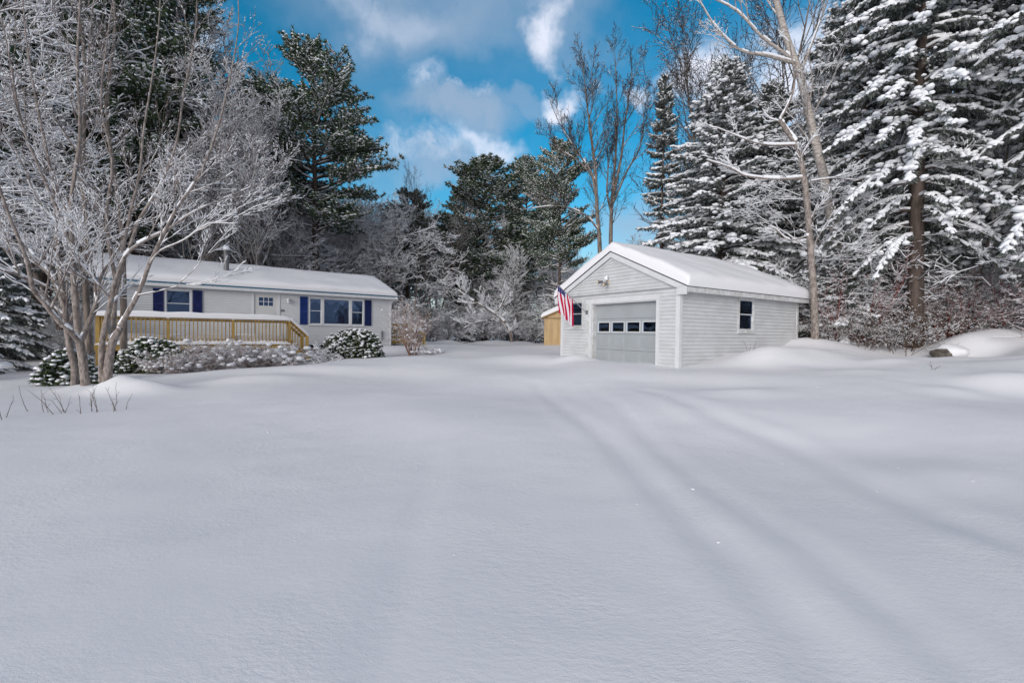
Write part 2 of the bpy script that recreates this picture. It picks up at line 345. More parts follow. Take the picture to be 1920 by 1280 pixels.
# snow material: crystalline fine bump on top of the large relief
t=M['snow'].node_tree; s=N(t); p=[n for n in t.nodes if n.type=='BSDF_PRINCIPLED'][0]
gg=s.n('ShaderNodeTexCoord').outputs['Object']
mp=s.n('ShaderNodeMapping',{'Vector':gg,'Scale':(1,1.8,1),'Rotation':(0,0,.3)}).outputs[0]
h1=s.n('ShaderNodeTexNoise',{'Vector':mp,'Scale':16.0,'Detail':5.0,'Roughness':.65}).outputs['Fac']
h2=s.n('ShaderNodeTexNoise',{'Vector':mp,'Scale':70.0,'Detail':3.0,'Roughness':.6}).outputs['Fac']
h3=s.n('ShaderNodeTexNoise',{'Vector':gg,'Scale':2.6,'Detail':3.0,'Roughness':.5}).outputs['Fac']
hh=s.math('ADD',s.math('MULTIPLY',h1,.55),s.math('ADD',s.math('MULTIPLY',h2,.22),s.math('MULTIPLY',h3,.8)))
lg=s.n('ShaderNodeTexNoise',{'Vector':gg,'Scale':.55,'Detail':3.0,'Roughness':.6}).outputs['Fac']
bp=s.n('ShaderNodeBump',{'Strength':s.math('ADD',s.math('MULTIPLY',s.ramp(lg,.35,.65),.38),.12),'Distance':.03,'Height':hh}); t.links.new(bp.outputs[0],p.inputs['Normal'])
# ================================================================ wall helpers
def clap(g,F,a0,a1,z0,z1,m,ops=(),lap=.115,shape=None):
    z=z0; lap=(z1-z0)/max(1,round((z1-z0)/lap))
    while z<z1-1e-4:
        zt=min(z+lap,z1)
        def rng_(zz): return (a0,a1) if shape is None else shape(zz)
        l0,r0=rng_(z); l1,r1=rng_(zt)
        if r0-l0<.02: break
        cuts=sorted([(o[0],o[1]) for o in ops if min(zt,o[3])-max(z,o[2])>.4*(zt-z)])
        spans=[]; c=l0
        for u,v in cuts:
            if u>c: spans.append((c,u))
            c=max(c,v)
        if c<r0: spans.append((c,r0))
        for u,v in spans:
            ut=max(u,l1) if u==l0 else u; vt=min(v,r1) if v==r0 else v
            if vt<=ut: vt=ut+.001
            dz=random.uniform(-.0015,.0015)
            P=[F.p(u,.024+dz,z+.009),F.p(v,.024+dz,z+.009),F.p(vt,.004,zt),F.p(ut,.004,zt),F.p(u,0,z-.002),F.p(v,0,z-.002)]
            g.add(P[:4],[(0,1,2,3)],m); g.add([P[4],P[5],P[1],P[0]],[(0,1,2,3)],'lap_shade')
        z=zt
def slab(g,F,a0,a1,b0,b1,z0,z1,m,ops):   # solid wall core with openings
    zs=sorted({z0,z1,*[o[2] for o in ops],*[o[3] for o in ops]})
    for za,zb in zip(zs[:-1],zs[1:]):
        cuts=sorted([(o[0],o[1]) for o in ops if o[2]<zb-1e-6 and o[3]>za+1e-6]); c=a0
        for u,v in cuts+[(a1,a1)]:
            if u>c+1e-6: F.box(g,c,u,b0,b1,za,zb,m)
            c=max(c,v)
def window(F,par,org,a0,a1,z0,z1,kind='sash',trim='white_trim',tw=.06,sill=True,room=.5,curtain=False,lower=None):
    g=Geo(); d=.035
    F.box(g,a0,a1,-.05,d,z1-tw,z1,trim); F.box(g,a0,a1,-.05,d,z0,z0+tw,trim)
    F.box(g,a0,a0+tw,-.05,d-.003,z0+tw,z1-tw,trim); F.box(g,a1-tw,a1,-.05,d-.003,z0+tw,z1-tw,trim)
    fr=g.build('window',par,org)
    if sill:
        g=Geo(); F.box(g,a0-.02,a1+.02,0,d+.035,z0-.03,z0,trim); g.build('sill',fr)
        bpy.data.objects[-1] if False else None
    i0,i1,j0,j1=a0+tw,a1-tw,z0+tw,z1-tw
    g=Geo(); s=.03
    if kind=='sash':
        zm=(j0+j1)/2
        for za,zb,o in ((zm,j1,.0),(j0,zm+.025,-.025)):
            F.box(g,i0,i1,o-.02,o,zb-s,zb,trim);F.box(g,i0,i1,o-.02,o,za,za+s,trim)
            F.box(g,i0,i0+s,o-.021,o-.001,za+s,zb-s,trim);F.box(g,i1-s,i1,o-.021,o-.001,za+s,zb-s,trim)
        g.build('sash',fr)
        g=Geo()
        F.box(g,i0+s,i1-s,-.013,-.008,zm+s,j1-s,'glass'); F.box(g,i0+s,i1-s,-.038,-.033,j0+s,zm-.005,'glass')
        g.build('pane',fr)
    else:
        F.box(g,i0,i1,-.02,0,j1-s,j1,trim);F.box(g,i0,i1,-.02,0,j0,j0+s,trim)
        F.box(g,i0,i0+s,-.021,-.001,j0+s,j1-s,trim);F.box(g,i1-s,i1,-.021,-.001,j0+s,j1-s,trim)
        g.build('sash',fr)
        g=Geo(); F.box(g,i0+s,i1-s,-.013,-.008,j0+s,j1-s,'glass'); g.build('pane',fr)
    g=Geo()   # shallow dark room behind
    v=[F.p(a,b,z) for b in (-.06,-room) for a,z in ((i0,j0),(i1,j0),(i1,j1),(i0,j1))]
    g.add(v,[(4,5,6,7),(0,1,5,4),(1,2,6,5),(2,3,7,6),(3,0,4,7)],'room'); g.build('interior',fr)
    if curtain:
        g=Geo(); n=max(24,int((i1-i0)/.02)); V=[]
        for k in range(n+1):
            a=i0+(i1-i0)*k/n; dp=.10+.20*(.5-.5*math.cos(6.283*(a-i0)/.62))
            if i1-i0<1: dp=.12+.16*abs(math.cos(3.1416*(a-i0)/(i1-i0)))
            for zz in (j1-.01,j1-.01-dp): V.append(F.p(a,-.09+.015*math.sin(a*75)+ (.008*math.sin(a*33)),zz))
        g.add(V,[(2*k,2*k+2,2*k+3,2*k+1) for k in range(n)],'curtain',True); g.build('curtain',fr)
    return fr
def fixorg(root):   # children built in world coordinates -> keep the empty at the base
    pass
def shutter(F,par,org,a0,a1,z0,z1,m):
    g=Geo(); F.box(g,a0,a1,.021,.05,z0,z1,m); s=.045
    for za,zb in ((z0+.06,(z0+z1)/2-.03),((z0+z1)/2+.03,z1-.06)):
        k=za
        while k<zb-.02:
            v=[F.p(a0+s,.053,k),F.p(a1-s,.053,k),F.p(a1-s,.066,k+.012),F.p(a0+s,.066,k+.012),F.p(a1-s,.053,k+.035),F.p(a0+s,.053,k+.035)]
            g.add(v,[(0,1,2,3),(3,2,4,5)],m); k+=.04
    F.box(g,a0,a1,.05,.062,z0,z0+.055,m);F.box(g,a0,a1,.05,.062,z1-.055,z1,m);F.box(g,a0,a0+s-.002,.05,.0625,z0+.056,z1-.056,m);F.box(g,a1-s+.002,a1,.05,.0625,z0+.056,z1-.056,m)
    return g.build('shutter',par,org)
# ================================================================ ranch house
H0=np.array([-6.947,25.553,0]); HA=np.array([-.80141,-.59812,0]); HB=np.array([.59812,-.80141,0])
FH=Fr(H0,HA,HB); HL=12.45; HW=6.2; ZB=.62; ZE=3.42
horg=tuple(H0+np.array([0,0,.62])); 
house=thing('ranch_house','long low white clapboard house with blue shutters, stovepipe and snow covered roof','house',horg)
TR=(1.53,4.38,1.78,3.22); LW=(9.24,10.21,1.95,3.24); DR=(5.70,6.90,.95,3.33)
g=Geo()
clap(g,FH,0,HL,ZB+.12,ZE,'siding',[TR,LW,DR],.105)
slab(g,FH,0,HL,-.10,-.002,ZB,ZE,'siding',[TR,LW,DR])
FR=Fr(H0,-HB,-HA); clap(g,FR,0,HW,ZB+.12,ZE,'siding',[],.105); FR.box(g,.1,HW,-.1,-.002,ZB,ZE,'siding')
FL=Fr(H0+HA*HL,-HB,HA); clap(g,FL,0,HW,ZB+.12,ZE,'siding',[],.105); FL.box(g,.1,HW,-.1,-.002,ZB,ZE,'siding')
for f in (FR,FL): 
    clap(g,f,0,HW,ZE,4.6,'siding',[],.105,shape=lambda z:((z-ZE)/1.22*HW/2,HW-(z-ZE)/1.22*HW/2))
FH.box(g,0,HL,-HW,-HW+.1,ZB,ZE,'siding')
FH.box(g,.05,HL-.05,-HW+.05,-.12,ZB-.9,ZB+.1,'dark')
wall=g.build('wall',house,horg)
g=Geo()
for a in (-.022,HL-.06): FH.box(g,a,a+.085,-.06,.034,ZB+.1,ZE,'white_trim')
FH.box(g,-.2,HL+.2,.024,.04,ZE-.12,ZE-.02,'white_trim')     # frieze
g.build('corner_trim',house,horg)
# roof
OV=.30; RIDGE=4.68; b1=OV; slope=(RIDGE-3.50)/(HW/2+OV)
g=Geo()
for side in (1,-1):
    bo=b1 if side==1 else -HW-OV
    bm=-HW/2
    v=[FH.p(a,bo,3.50) for a in (-.25,HL+.3)]+[FH.p(a,bm,RIDGE) for a in (HL+.3,-.25)]
    v+= [x-np.array([0,0,.06]) for x in v]
    g.add(v,[(0,1,2,3),(7,6,5,4),(0,4,5,1),(1,5,6,2),(3,2,6,7),(0,3,7,4)],'blue_metal')
roof=g.build('roof',house,horg)
g=Geo(); n=500; V=[]
for k in range(n+1):
    a=-.27+(HL+.59)*k/n; w_=.016*math.sin(a/.19*6.283)
    V+= [FH.p(a,b1+.03,3.505+w_),FH.p(a,b1+.03,3.455+w_),FH.p(a,b1-.08,3.545+w_)]
g.add(V,[(3*k,3*k+1,3*k+4,3*k+3) for k in range(n)]+[(3*k+2,3*k,3*k+3,3*k+5) for k in range(n)],'blue_metal')
g.build('drip_edge',house,horg)
g=Geo()
FH.box(g,-.26,HL+.31,b1-.03,b1+.004,3.31,3.45,'white_trim')       # fascia
FH.box(g,-.26,HL+.31,-.02,b1-.032,3.40,3.425,'white_trim')        # soffit
for a in (-.29,HL+.31):
    for sgn in (1,-1):
        bo=b1 if sgn==1 else -HW-OV
        v=[FH.p(a+q,b_,z) for q in (0,.03) for b_,z in ((bo,3.31),(bo,3.45),(-HW/2,RIDGE-.05),(-HW/2,RIDGE-.19))]
        g.add(v,[(0,1,2,3),(7,6,5,4),(0,4,5,1),(1,5,6,2),(3,2,6,7)],'white_trim')
g.build('fascia',house,horg)
g=Geo()
def rs(s_,t_):
    a=-.27+(HL+.58)*t_; k=s_*2
    if k<=1: b=b1+.04+( -HW/2-b1-.04)*k; z=3.51+(RIDGE-3.51)*k; nn=HB*.30+np.array([0,0,.95])
    else: b=-HW/2-(HW/2+OV)*(k-1); z=RIDGE-(RIDGE-3.51)*(k-1); nn=-HB*.3+np.array([0,0,.95])
    if abs(k-1)<.12: nn=np.array([0,0,.93])
    return FH.p(a,b,z),nn
pillow(g,rs,.30,44,90,'roof_snow',.05,.9,26,3.2)
g.build('roof_snow',house,horg)
# chimney pipe
g=Geo(); cp=FH.p(7.84,-1.35,0)
for z0,z1,r in ((3.85,5.26,.115),(5.22,5.27,.14),(5.30,5.38,.155)): 
    tubes(g,[cp+np.array([0,0,z0])],[cp+np.array([0,0,z1])],r,r,16,'metal')
ring=[cp+np.array([.155*math.cos(x),.155*math.sin(x),5.38]) for x in np.linspace(0,6.283,17)[:-1]]; g.add(ring,[tuple(range(16))],'metal')
ch=g.build('stovepipe',house,horg)
g=Geo(); blobsg(g,[cp+np.array([0,0,5.46])],np.array([[.17,.17,.15]]),'tree_snow',.08); g.build('snow_cap',ch)
# windows
window(FH,house,horg,TR[0],TR[0]+.73,TR[2],TR[3],'sash',curtain=True,room=.9)
window(FH,house,horg,TR[0]+.733,TR[0]+2.167,TR[2],TR[3],'fixed',curtain=True,room=.9)
window(FH,house,horg,TR[0]+2.17,TR[1],TR[2],TR[3],'sash',curtain=True,room=.9)
window(FH,house,horg,LW[0],LW[1],LW[2],LW[3],'sash',room=.9)
for a0,a1,m in ((1.14,1.50,'shutter2'),(4.43,4.79,'shutter')): shutter(FH,house,horg,a0,a1,TR[2]+.02,TR[3]-.01,m)
for a0,a1 in ((8.86,9.21),(10.24,10.6)): shutter(FH,house,horg,a0,a1,LW[2]+.02,LW[3]-.01,'shutter2')
# door
g=Geo()
FH.box(g,5.70,5.78,-.05,.04,.95,3.33,'white_trim');FH.box(g,6.82,6.90,-.05,.04,.95,3.33,'white_trim');FH.box(g,5.78,6.82,-.05,.038,3.25,3.33,'white_trim')
dfr=g.build('door_frame',house,horg)
g=Geo(); q=(6.0,6.61,2.67,3.07)
slab(g,FH,5.78,6.82,-.045,-.005,.95,3.25,'entry_door',[q])
for z0,z1 in ((1.15,1.75),(1.85,2.5)):
    for a0,a1 in ((5.92,6.25),(6.35,6.68)):
        FH.box(g,a0,a1,-.006,.003,z0,z1,'entry_door')
door=g.build('door',house,horg)
g=Geo(); FH.box(g,q[0],q[1],-.03,-.025,q[2],q[3],'glass'); FH.box(g,q[0],q[1],-.2,-.19,q[2],q[3],'room'); g.build('door_glass',door)
g=Geo()
for i in (1,2): a=q[0]+(q[1]-q[0])*i/3; FH.box(g,a-.012,a+.012,-.03,.004,q[2],q[3],'white_trim')
z=(q[2]+q[3])/2
for i in range(3):
    a0=q[0]+(q[1]-q[0])*i/3+.012; a1=q[0]+(q[1]-q[0])*(i+1)/3-.012
    FH.box(g,a0,a1,-.03,.003,z-.012,z+.012,'white_trim')
g.build('muntin',door)
g=Geo(); blobsg(g,[FH.p(5.87,.03,1.98)],np.array([[.03,.03,.03]]),'metal',0); g.build('handle',door)
# sconce
g=Geo(); c=FH.p(5.34,0,0)
FH.box(g,5.28,5.40,.02,.04,2.90,3.08,'white_trim')
tubes(g,[FH.p(5.34,.04,3.05)],[FH.p(5.34,.14,3.08)],.012,.012,6,'white_trim')
tubes(g,[FH.p(5.34,.14,3.10),FH.p(5.34,.14,3.04),FH.p(5.34,.14,2.84)],[FH.p(5.34,.14,3.04),FH.p(5.34,.14,3.0),FH.p(5.34,.14,2.82)],[.01,.09,.05],[.09,.10,.02],8,'white_trim')
tubes(g,[FH.p(5.34,.14,3.0)],[FH.p(5.34,.14,2.84)],.07,.045,8,'white_trim')
g.build('wall_lantern',house,horg)
# digits 39
def digit(g,a,z,segs):
    w_,h_,t_=.065,.12,.018
    S={'t':(0,w_,h_-t_,h_),'m':(0,w_,h_/2-t_/2,h_/2+t_/2),'b':(0,w_,0,t_),'tr':(w_-t_,w_,h_/2,h_),'br':(w_-t_,w_,0,h_/2),'tl':(0,t_,h_/2,h_),'bl':(0,t_,0,h_/2)}
    for i,k in enumerate(segs):
        u0,u1,v0,v1=S[k]; FH.box(g,a-u1,a-u0,.024+.0006*i,.032+.0006*i,z+v0,z+v1,'number')
g=Geo(); digit(g,5.665,2.40,['t','m','b','tr','br']); digit(g,5.575,2.40,['t','m','b','tr','br','tl']); g.build('house_number',house,horg)
# vent pipe at right of facade, skirting vent
g=Geo(); tubes(g,[FH.p(.53,.07,1.0),FH.p(.53,.07,1.42)],[FH.p(.53,.07,1.46),FH.p(.53,.07,1.52)],[.045,.05],[.045,.05],8,'metal'); g.build('vent_pipe',house,horg)
g=Geo(); FH.box(g,3.0,4.4,.0,.045,ZB+.02,ZB+.14,'dark'); g.build('skirting_vent',house,horg)
# ================================================================ front deck
dorg=tuple(FH.p(8.9,2.4,.3)); deck=thing('front_deck','yellow timber deck with baluster railing and thick snow on its top rail','deck',dorg)
D0,D1,DB=5.65,12.2,2.4; ZF=.92; ZT=1.90
FD=FH
g=Geo(); 
k=D0
while k<D1: FD.box(g,k,min(k+.135,D1),.06,DB-.05,ZF-.04,ZF,'wood'); k+=.14
g.build('deck_boards',deck,dorg)
g=Geo(); FD.box(g,D0,D1,DB-.04,DB,ZF-.27,ZF-.045,'wood'); FD.box(g,D0,D0+.04,.06,DB-.042,ZF-.27,ZF-.045,'wood'); FD.box(g,D1-.04,D1,.06,DB-.042,ZF-.27,ZF-.045,'wood')
FD.box(g,D0+.1,D1-.1,.2,DB-.5,-.1,ZF-.3,'dark')
g.build('rim_joist',deck,dorg)
posts=[(D0+.05,DB),(7.87,DB),(10.05,DB),(12.1,DB),(D1-.05,.15),(D1-.05,1.3)]
for a,b in posts:
    g=Geo(); FD.box(g,a-.055,a+.055,b-.03,b+.075,-.1 if b==DB else ZF-.25,ZT,'wood'); g.build('post',deck,dorg)
def rail(pa,pb,par,org,zt,zb,nb,zoff=0,F=FD,name='railing'):
    # pa,pb: (a,b,dz)
    g=Geo(); P=lambda q,z: F.p(q[0],q[1],z+q[2])
    bar(g,P(pa,zt+.02),P(pb,zt+.02),.13,.036,'wood')
    bar(g,P(pa,zt-.05),P(pb,zt-.05),.036,.085,'wood'); bar(g,P(pa,zb+.04),P(pb,zb+.04),.036,.085,'wood')
    r=g.build(name,par,org)
    for i in range(nb):
        f=(i+.5)/nb; q=[pa[j]+(pb[j]-pa[j])*f for j in range(3)]
        g=Geo(); bb=.032
        F.box(g,q[0]-.018,q[0]+.018,q[1]+bb-.0,q[1]+bb+.034,zb-.03+q[2]+random.uniform(-.01,.01),zt-.012+q[2],'wood')
        g.build('baluster',r)
    return r
xs=[D0+.1,7.81,7.93,9.99,10.11,12.05]
for i in (0,2,4): rail((xs[i],DB+.0,0),(xs[i+1],DB+.0,0),deck,dorg,ZT,ZF+.08,int((xs[i+1]-xs[i])/.135))
g=Geo()
r=rail((D1-.05,DB-.15,0),(D1-.05,.1,0),deck,dorg,ZT,ZF+.08,15)
g=Geo()
for seg in ((D0-.02,D1+.02),):
    pillow(g,lambda s_,t_:(FD.p(seg[0]+(seg[1]-seg[0])*t_,DB-.10+.24*s_,ZT+.037),np.array([0,0,1.])),.225,8,110,'roof_snow',.035,1.8,6,3)
pillow(g,lambda s_,t_:(FD.p(D1-.17+.24*s_,.1+(DB-.2)*t_,ZT+.037),np.array([0,0,1.])),.21,8,40,'roof_snow',.03,1.8,6,3)
g.build('rail_snow',deck,dorg)
g=Geo()
pillow(g,lambda s_,t_:(FD.p(D0+.05+(D1-D0-.1)*t_,.05+(DB-.02)*s_,ZF+.002),np.array([0,0,1.])),.34,30,90,'roof_snow',.16,.8,8,3)
pillow(g,lambda s_,t_:(FD.p(D0-.01+(D1-D0-.0)*t_,DB-.03+.12*s_,ZF+.002-.05),np.array([0,0,1.])),.13,8,120,'roof_snow',.06,3.5,5,2)
g.build('deck_snow',deck,dorg)
# stairs
SA,SB=D0,4.93
g=Geo()
for i in range(4):
    a=D0-.08-.22*i; z=ZF-.2*(i+1)
    FD.box(g,a-.24,a,1.25,DB-.02,z-.04,z,'wood')
st_=g.build('stair_treads',deck,dorg)
g=Geo()
for b in (1.22,DB+.03):
    v=[FD.p(a,b+q,z) for q in (-.02,.02) for a,z in ((D0,ZF),(D0,ZF-.32),(4.93,.0),(4.7,.0),(4.70,.12))]
    g.add(v,[(0,1,2,3,4),(9,8,7,6,5),(0,5,6,1),(1,6,7,2),(3,8,9,4),(4,9,5,0)],'wood')
g.build('stringer',deck,dorg)
for b in (1.2,DB):
    g=Geo(); FD.box(g,4.9,5.0,b-.02,b+.075,-.1,1.22,'wood'); g.build('post',deck,dorg)
    rail((D0,b,0),(4.95,b,-.70),deck,dorg,ZT,ZF+.06,6)
g=Geo()
for b in (1.2,DB):
    pillow(g,lambda s_,t_:(FD.p(D0+.02-.78*t_,b-.10+.24*s_,ZT+.037-.73*t_),np.array([0,0,1.])),.17,8,24,'roof_snow',.02,2,6,3)
g.build('stair_rail_snow',deck,dorg)
g=Geo()
pillow(g,lambda s_,t_:(FD.p(D0-.02-1.0*t_,1.27+1.05*s_,ZF-.05-.85*t_),np.array([0,0,1.])),.16,12,20,'roof_snow',.03,2,8,3)
g.build('stair_snow',deck,dorg)
# ================================================================ rear deck (seen past the right end of the house)
borg=tuple(FH.p(-1.2,-1.6,.5)); bd=thing('side_deck','small yellow timber landing with railings beyond the right end of the white house','deck',borg)
g=Geo(); FD.box(g,-1.5,-.06,-3.0,-.75,.98,1.02,'wood'); FD.box(g,-1.5,-.06,-.75,-.71,.80,1.02,'wood'); g.build('deck_boards',bd,borg)
for a,b in ((-.12,-.72),(-1.45,-.72),(-2.45,-.72),(-1.45,-3.0),(-2.45,-3.0)):
    g=Geo(); z=1.98 if a>-2 else 1.4; FD.box(g,a-.05,a+.05,b-.05,b+.05,.1,z,'wood'); g.build('post',bd,borg)
rail((-.15,-.72,0),(-1.4,-.72,0),bd,borg,1.95,1.12,9)
rail((-1.5,-.72,0),(-2.4,-.72,-.6),bd,borg,1.95,1.12,6)
rail((-1.5,-3.0,0),(-2.4,-3.0,-.6),bd,borg,1.95,1.12,6)
g=Geo()
pillow(g,lambda s_,t_:(FD.p(-.08-1.42*t_,-.82+.24*s_,1.99),np.array([0,0,1.])),.22,8,30,'roof_snow',.03,2,6,3)
pillow(g,lambda s_,t_:(FD.p(-1.45-1.05*t_,-.82+.24*s_,1.99-.64*t_),np.array([0,0,1.])),.22,8,30,'roof_snow',.03,2,6,3)
pillow(g,lambda s_,t_:(FD.p(-.1-1.4*t_,-2.9+2.1*s_,1.02),np.array([0,0,1.])),.3,12,20,'roof_snow',.05,2,8,3)
g.build('deck_snow',bd,borg)
# ================================================================ garage
G0=np.array([4.744,12.691,0]); GA=np.array([-.54043,.84139,0]); GB=np.array([.84139,.54043,0])
FG=Fr(G0,GA,-GB); FS=Fr(G0,GB,-GA); GW,GL=5.265,6.72; GZ0,GZE,GZR=.45,2.98,4.2
gorg=tuple(G0+GA*GW/2+GB*GL/2+np.array([0,0,.45])); gar=thing('garage','white clapboard garage with an overhead door and thick snow slab on its gabled roof','garage',gorg)
DO=(.79,3.58,.3,2.56); GWN=(4.02,4.86,1.70,2.74); SW=(2.88,3.86,1.62,2.76)
gs=lambda z:((z-GZE)/(GZR-GZE)*GW/2, GW-(z-GZE)/(GZR-GZE)*GW/2)
g=Geo()
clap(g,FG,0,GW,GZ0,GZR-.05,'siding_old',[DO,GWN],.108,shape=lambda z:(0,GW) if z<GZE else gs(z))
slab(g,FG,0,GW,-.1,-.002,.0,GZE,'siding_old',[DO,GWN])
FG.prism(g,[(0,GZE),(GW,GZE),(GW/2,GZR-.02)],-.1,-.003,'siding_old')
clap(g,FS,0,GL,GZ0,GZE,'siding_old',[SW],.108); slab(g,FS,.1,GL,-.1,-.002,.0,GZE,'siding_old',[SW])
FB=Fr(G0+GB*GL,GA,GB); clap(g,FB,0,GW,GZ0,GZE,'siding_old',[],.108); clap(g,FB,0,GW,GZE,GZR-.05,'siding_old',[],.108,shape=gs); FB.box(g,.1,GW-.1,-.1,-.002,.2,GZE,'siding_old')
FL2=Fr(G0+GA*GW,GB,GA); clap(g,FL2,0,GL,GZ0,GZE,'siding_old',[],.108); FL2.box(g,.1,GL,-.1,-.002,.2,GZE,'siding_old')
g.build('wall',gar,gorg)
g=Geo(); FG.box(g,0,.105,.0,.035,.2,GZE-.06,'white_trim'); FS.box(g,-.035,.09,.0,.034,.2,GZE-.14,'white_trim'); g.build('corner_board',gar,gorg)
g=Geo(); FG.box(g,GW-.1,GW+.02,.0,.035,.2,GZE-.06,'white_trim'); g.build('corner_board',gar,gorg)
g=Geo(); FS.box(g,GL-.09,GL+.02,.0,.034,.2,GZE-.1,'old_trim'); g.build('corner_board',gar,gorg)
g=Geo(); # door trim + jamb
FG.box(g,.68,.79,.0,.045,.2,2.56,'white_trim'); FG.box(g,3.58,3.70,.0,.045,.2,2.56,'white_trim'); FG.box(g,.66,3.88,.0,.05,2.56,2.73,'white_trim'); FG.box(g,3.70,3.86,.0,.03,.2,2.56,'old_trim')
FG.box(g,.79,.82,-.22,.0,.2,2.56,'old_trim'); FG.box(g,3.55,3.58,-.22,.0,.2,2.56,'old_trim'); FG.box(g,.82,3.55,-.22,.0,2.53,2.56,'old_trim')
g.build('door_frame',gar,gorg)
g=Geo(); zs=[.46,.985,1.51,2.03,2.53]; pan=[(.92+.66*i,.92+.66*i+.52) for i in range(4)]
wins=[(a0+.0,a1-.0,1.60,1.90) for a0,a1 in pan]
for i in range(4):
    ops=wins if i==2 else []
    slab(g,FG,.82,3.55,-.20,-.16,zs[i]+.004,zs[i+1]-.004,'garage_door',ops)
    if i!=2:
        for a0,a1 in pan:
            z0,z1=zs[i]+.1,zs[i+1]-.1
            v=[FG.p(a,b,z) for b,dd in ((-.1605,0),(-.150,.03)) for a,z in ((a0+dd,z0+dd),(a1-dd,z0+dd),(a1-dd,z1-dd),(a0+dd,z1-dd))]
            if i<2: g.add(v,[(4,5,6,7),(0,1,5,4),(1,2,6,5),(2,3,7,6),(3,0,4,7)],'garage_door')
FG.box(g,.82,3.55,-.212,-.202,.3,2.53,'dark')
gd=g.build('garage_door',gar,gorg)
for a0,a1,z0,z1 in wins:
    g=Geo(); t_=.028
    FG.box(g,a0-t_,a1+t_,-.16,-.145,z1,z1+t_,'white_trim');FG.box(g,a0-t_,a1+t_,-.16,-.145,z0-t_,z0,'white_trim')
    FG.box(g,a0-t_,a0,-.16,-.146,z0,z1,'white_trim');FG.box(g,a1,a1+t_,-.16,-.146,z0,z1,'white_trim')
    FG.box(g,a0,a1,-.182,-.178,z0,z1,'glass')
    g.build('door_window',gd)
wn=window(FG,gar,gorg,GWN[0],GWN[1],GWN[2],GWN[3],'sash','old_trim',.09,room=1.0)
wn=window(FS,gar,gorg,SW[0],SW[1],SW[2],SW[3],'sash','old_trim',.09,room=1.0)
# roof
og,oe=.115,.31; sl=(GZR-GZE)/(GW/2)
g=Geo()
for sd in (0,1):
    aa=-oe if sd==0 else GW+oe
    for b,(x0,x1) in (((-GL-og),(0,0)),):
        v=[FG.p(aa,og,GZR-sl*(GW/2+oe)+.06),FG.p(GW/2,og,GZR+.06),FG.p(GW/2,-GL-.2,GZR+.06),FG.p(aa,-GL-.2,GZR-sl*(GW/2+oe)+.06)]
        v+=[x-np.array([0,0,.035]) for x in v]
        g.add(v,[(0,1,2,3),(7,6,5,4),(0,4,5,1),(1,5,6,2),(2,6,7,3),(3,7,4,0)],'roof_edge')
g.build('roof',gar,gorg)
ze=GZR-sl*(GW/2+oe)
g=Geo() # rake boards + eave fascia + soffit
for sd in (0,1):
    s_=1 if sd==0 else -1; ax=lambda a: a if sd==0 else GW-a
    for b0,b1_,h,m in ((og-.025,og,.17,'white_trim'),(.0,og-.027,.05,'white_trim')):
        v=[FG.p(ax(a),b,z) for b in (b0,b1_) for a,z in ((-oe,ze+.02),(GW/2,GZR+.02),(GW/2,GZR+.02-h),(-oe,ze+.02-h))]
        g.add(v,[(0,1,2,3),(7,6,5,4),(0,4,5,1),(1,5,6,2),(2,6,7,3),(3,7,4,0)],m)
    v=[FG.p(ax(a),b,z) for b in (.021,.034) for a,z in ((.25,GZE+.02),(GW/2,GZR-.12),(GW/2,GZR-.22),(.40,GZE-.02))]
    g.add(v,[(0,1,2,3),(7,6,5,4),(0,4,5,1),(1,5,6,2),(2,6,7,3),(3,7,4,0)],'white_trim')
    a0,a1=sorted((ax(-oe),ax(-oe+.02))); FG.box(g,a0,a1,-GL-.18,og-.028,ze-.12,ze+.02,'old_trim')
    a0,a1=sorted((ax(-oe+.02),ax(-.022))); FG.box(g,a0,a1,-GL-.18,og-.028,ze-.11,ze-.09,'old_trim')
    a0,a1=sorted((ax(-oe),ax(.02))); FG.box(g,a0,a1,og-.022,og+.004,ze-.19,ze-.02,'white_trim')
g.build('rake_board',gar,gorg)
g=Geo()
def grs(s_,t_):
    k=s_*2; b=og+.02-(GL+.34)*t_; lo=-oe-.05
    if k<=1: a=lo+(GW/2-lo)*k; z=GZR+.062-sl*(GW/2-a); nn=-GA*.18+np.array([0,0,.97])
    else: a=GW/2+(GW/2-lo)*(k-1); z=GZR+.062-sl*(a-GW/2); nn=GA*.18+np.array([0,0,.97])
    if abs(k-1)<.2: nn=np.array([0,0,.96])
    return FG.p(a,b,z),nn
pillow(g,grs,.35,70,60,'roof_snow',.055,1.0,34,3.2)
g.build('roof_snow',gar,gorg)
# flood light on the gable
g=Geo(); 
tubes(g,[FG.p(2.82,.02,3.24)],[FG.p(2.82,.07,3.24)],.075,.07,12,'lamp'); 
hd=[((2.95,.14,3.27),(3.02,.30,3.25)),((2.78,.12,3.2),(2.74,.30,3.14))]
for (p,q) in hd: tubes(g,[FG.p(*p)],[FG.p(*q)],.04,.06,12,'metal')
ff=g.build('flood_light',gar,gorg)
for (p,q) in hd:
    g=Geo(); blobsg(g,[FG.p(*q)],np.array([[.055,.055,.055]]),'lamp',0); g.build('lamp',ff)
g=Geo(); blobsg(g,[FG.p(2.80,.13,3.36),FG.p(2.80,.11,3.43)],np.array([[.08,.07,.07],[.04,.04,.06]]),'tree_snow',.1); g.build('snow_cap',ff)
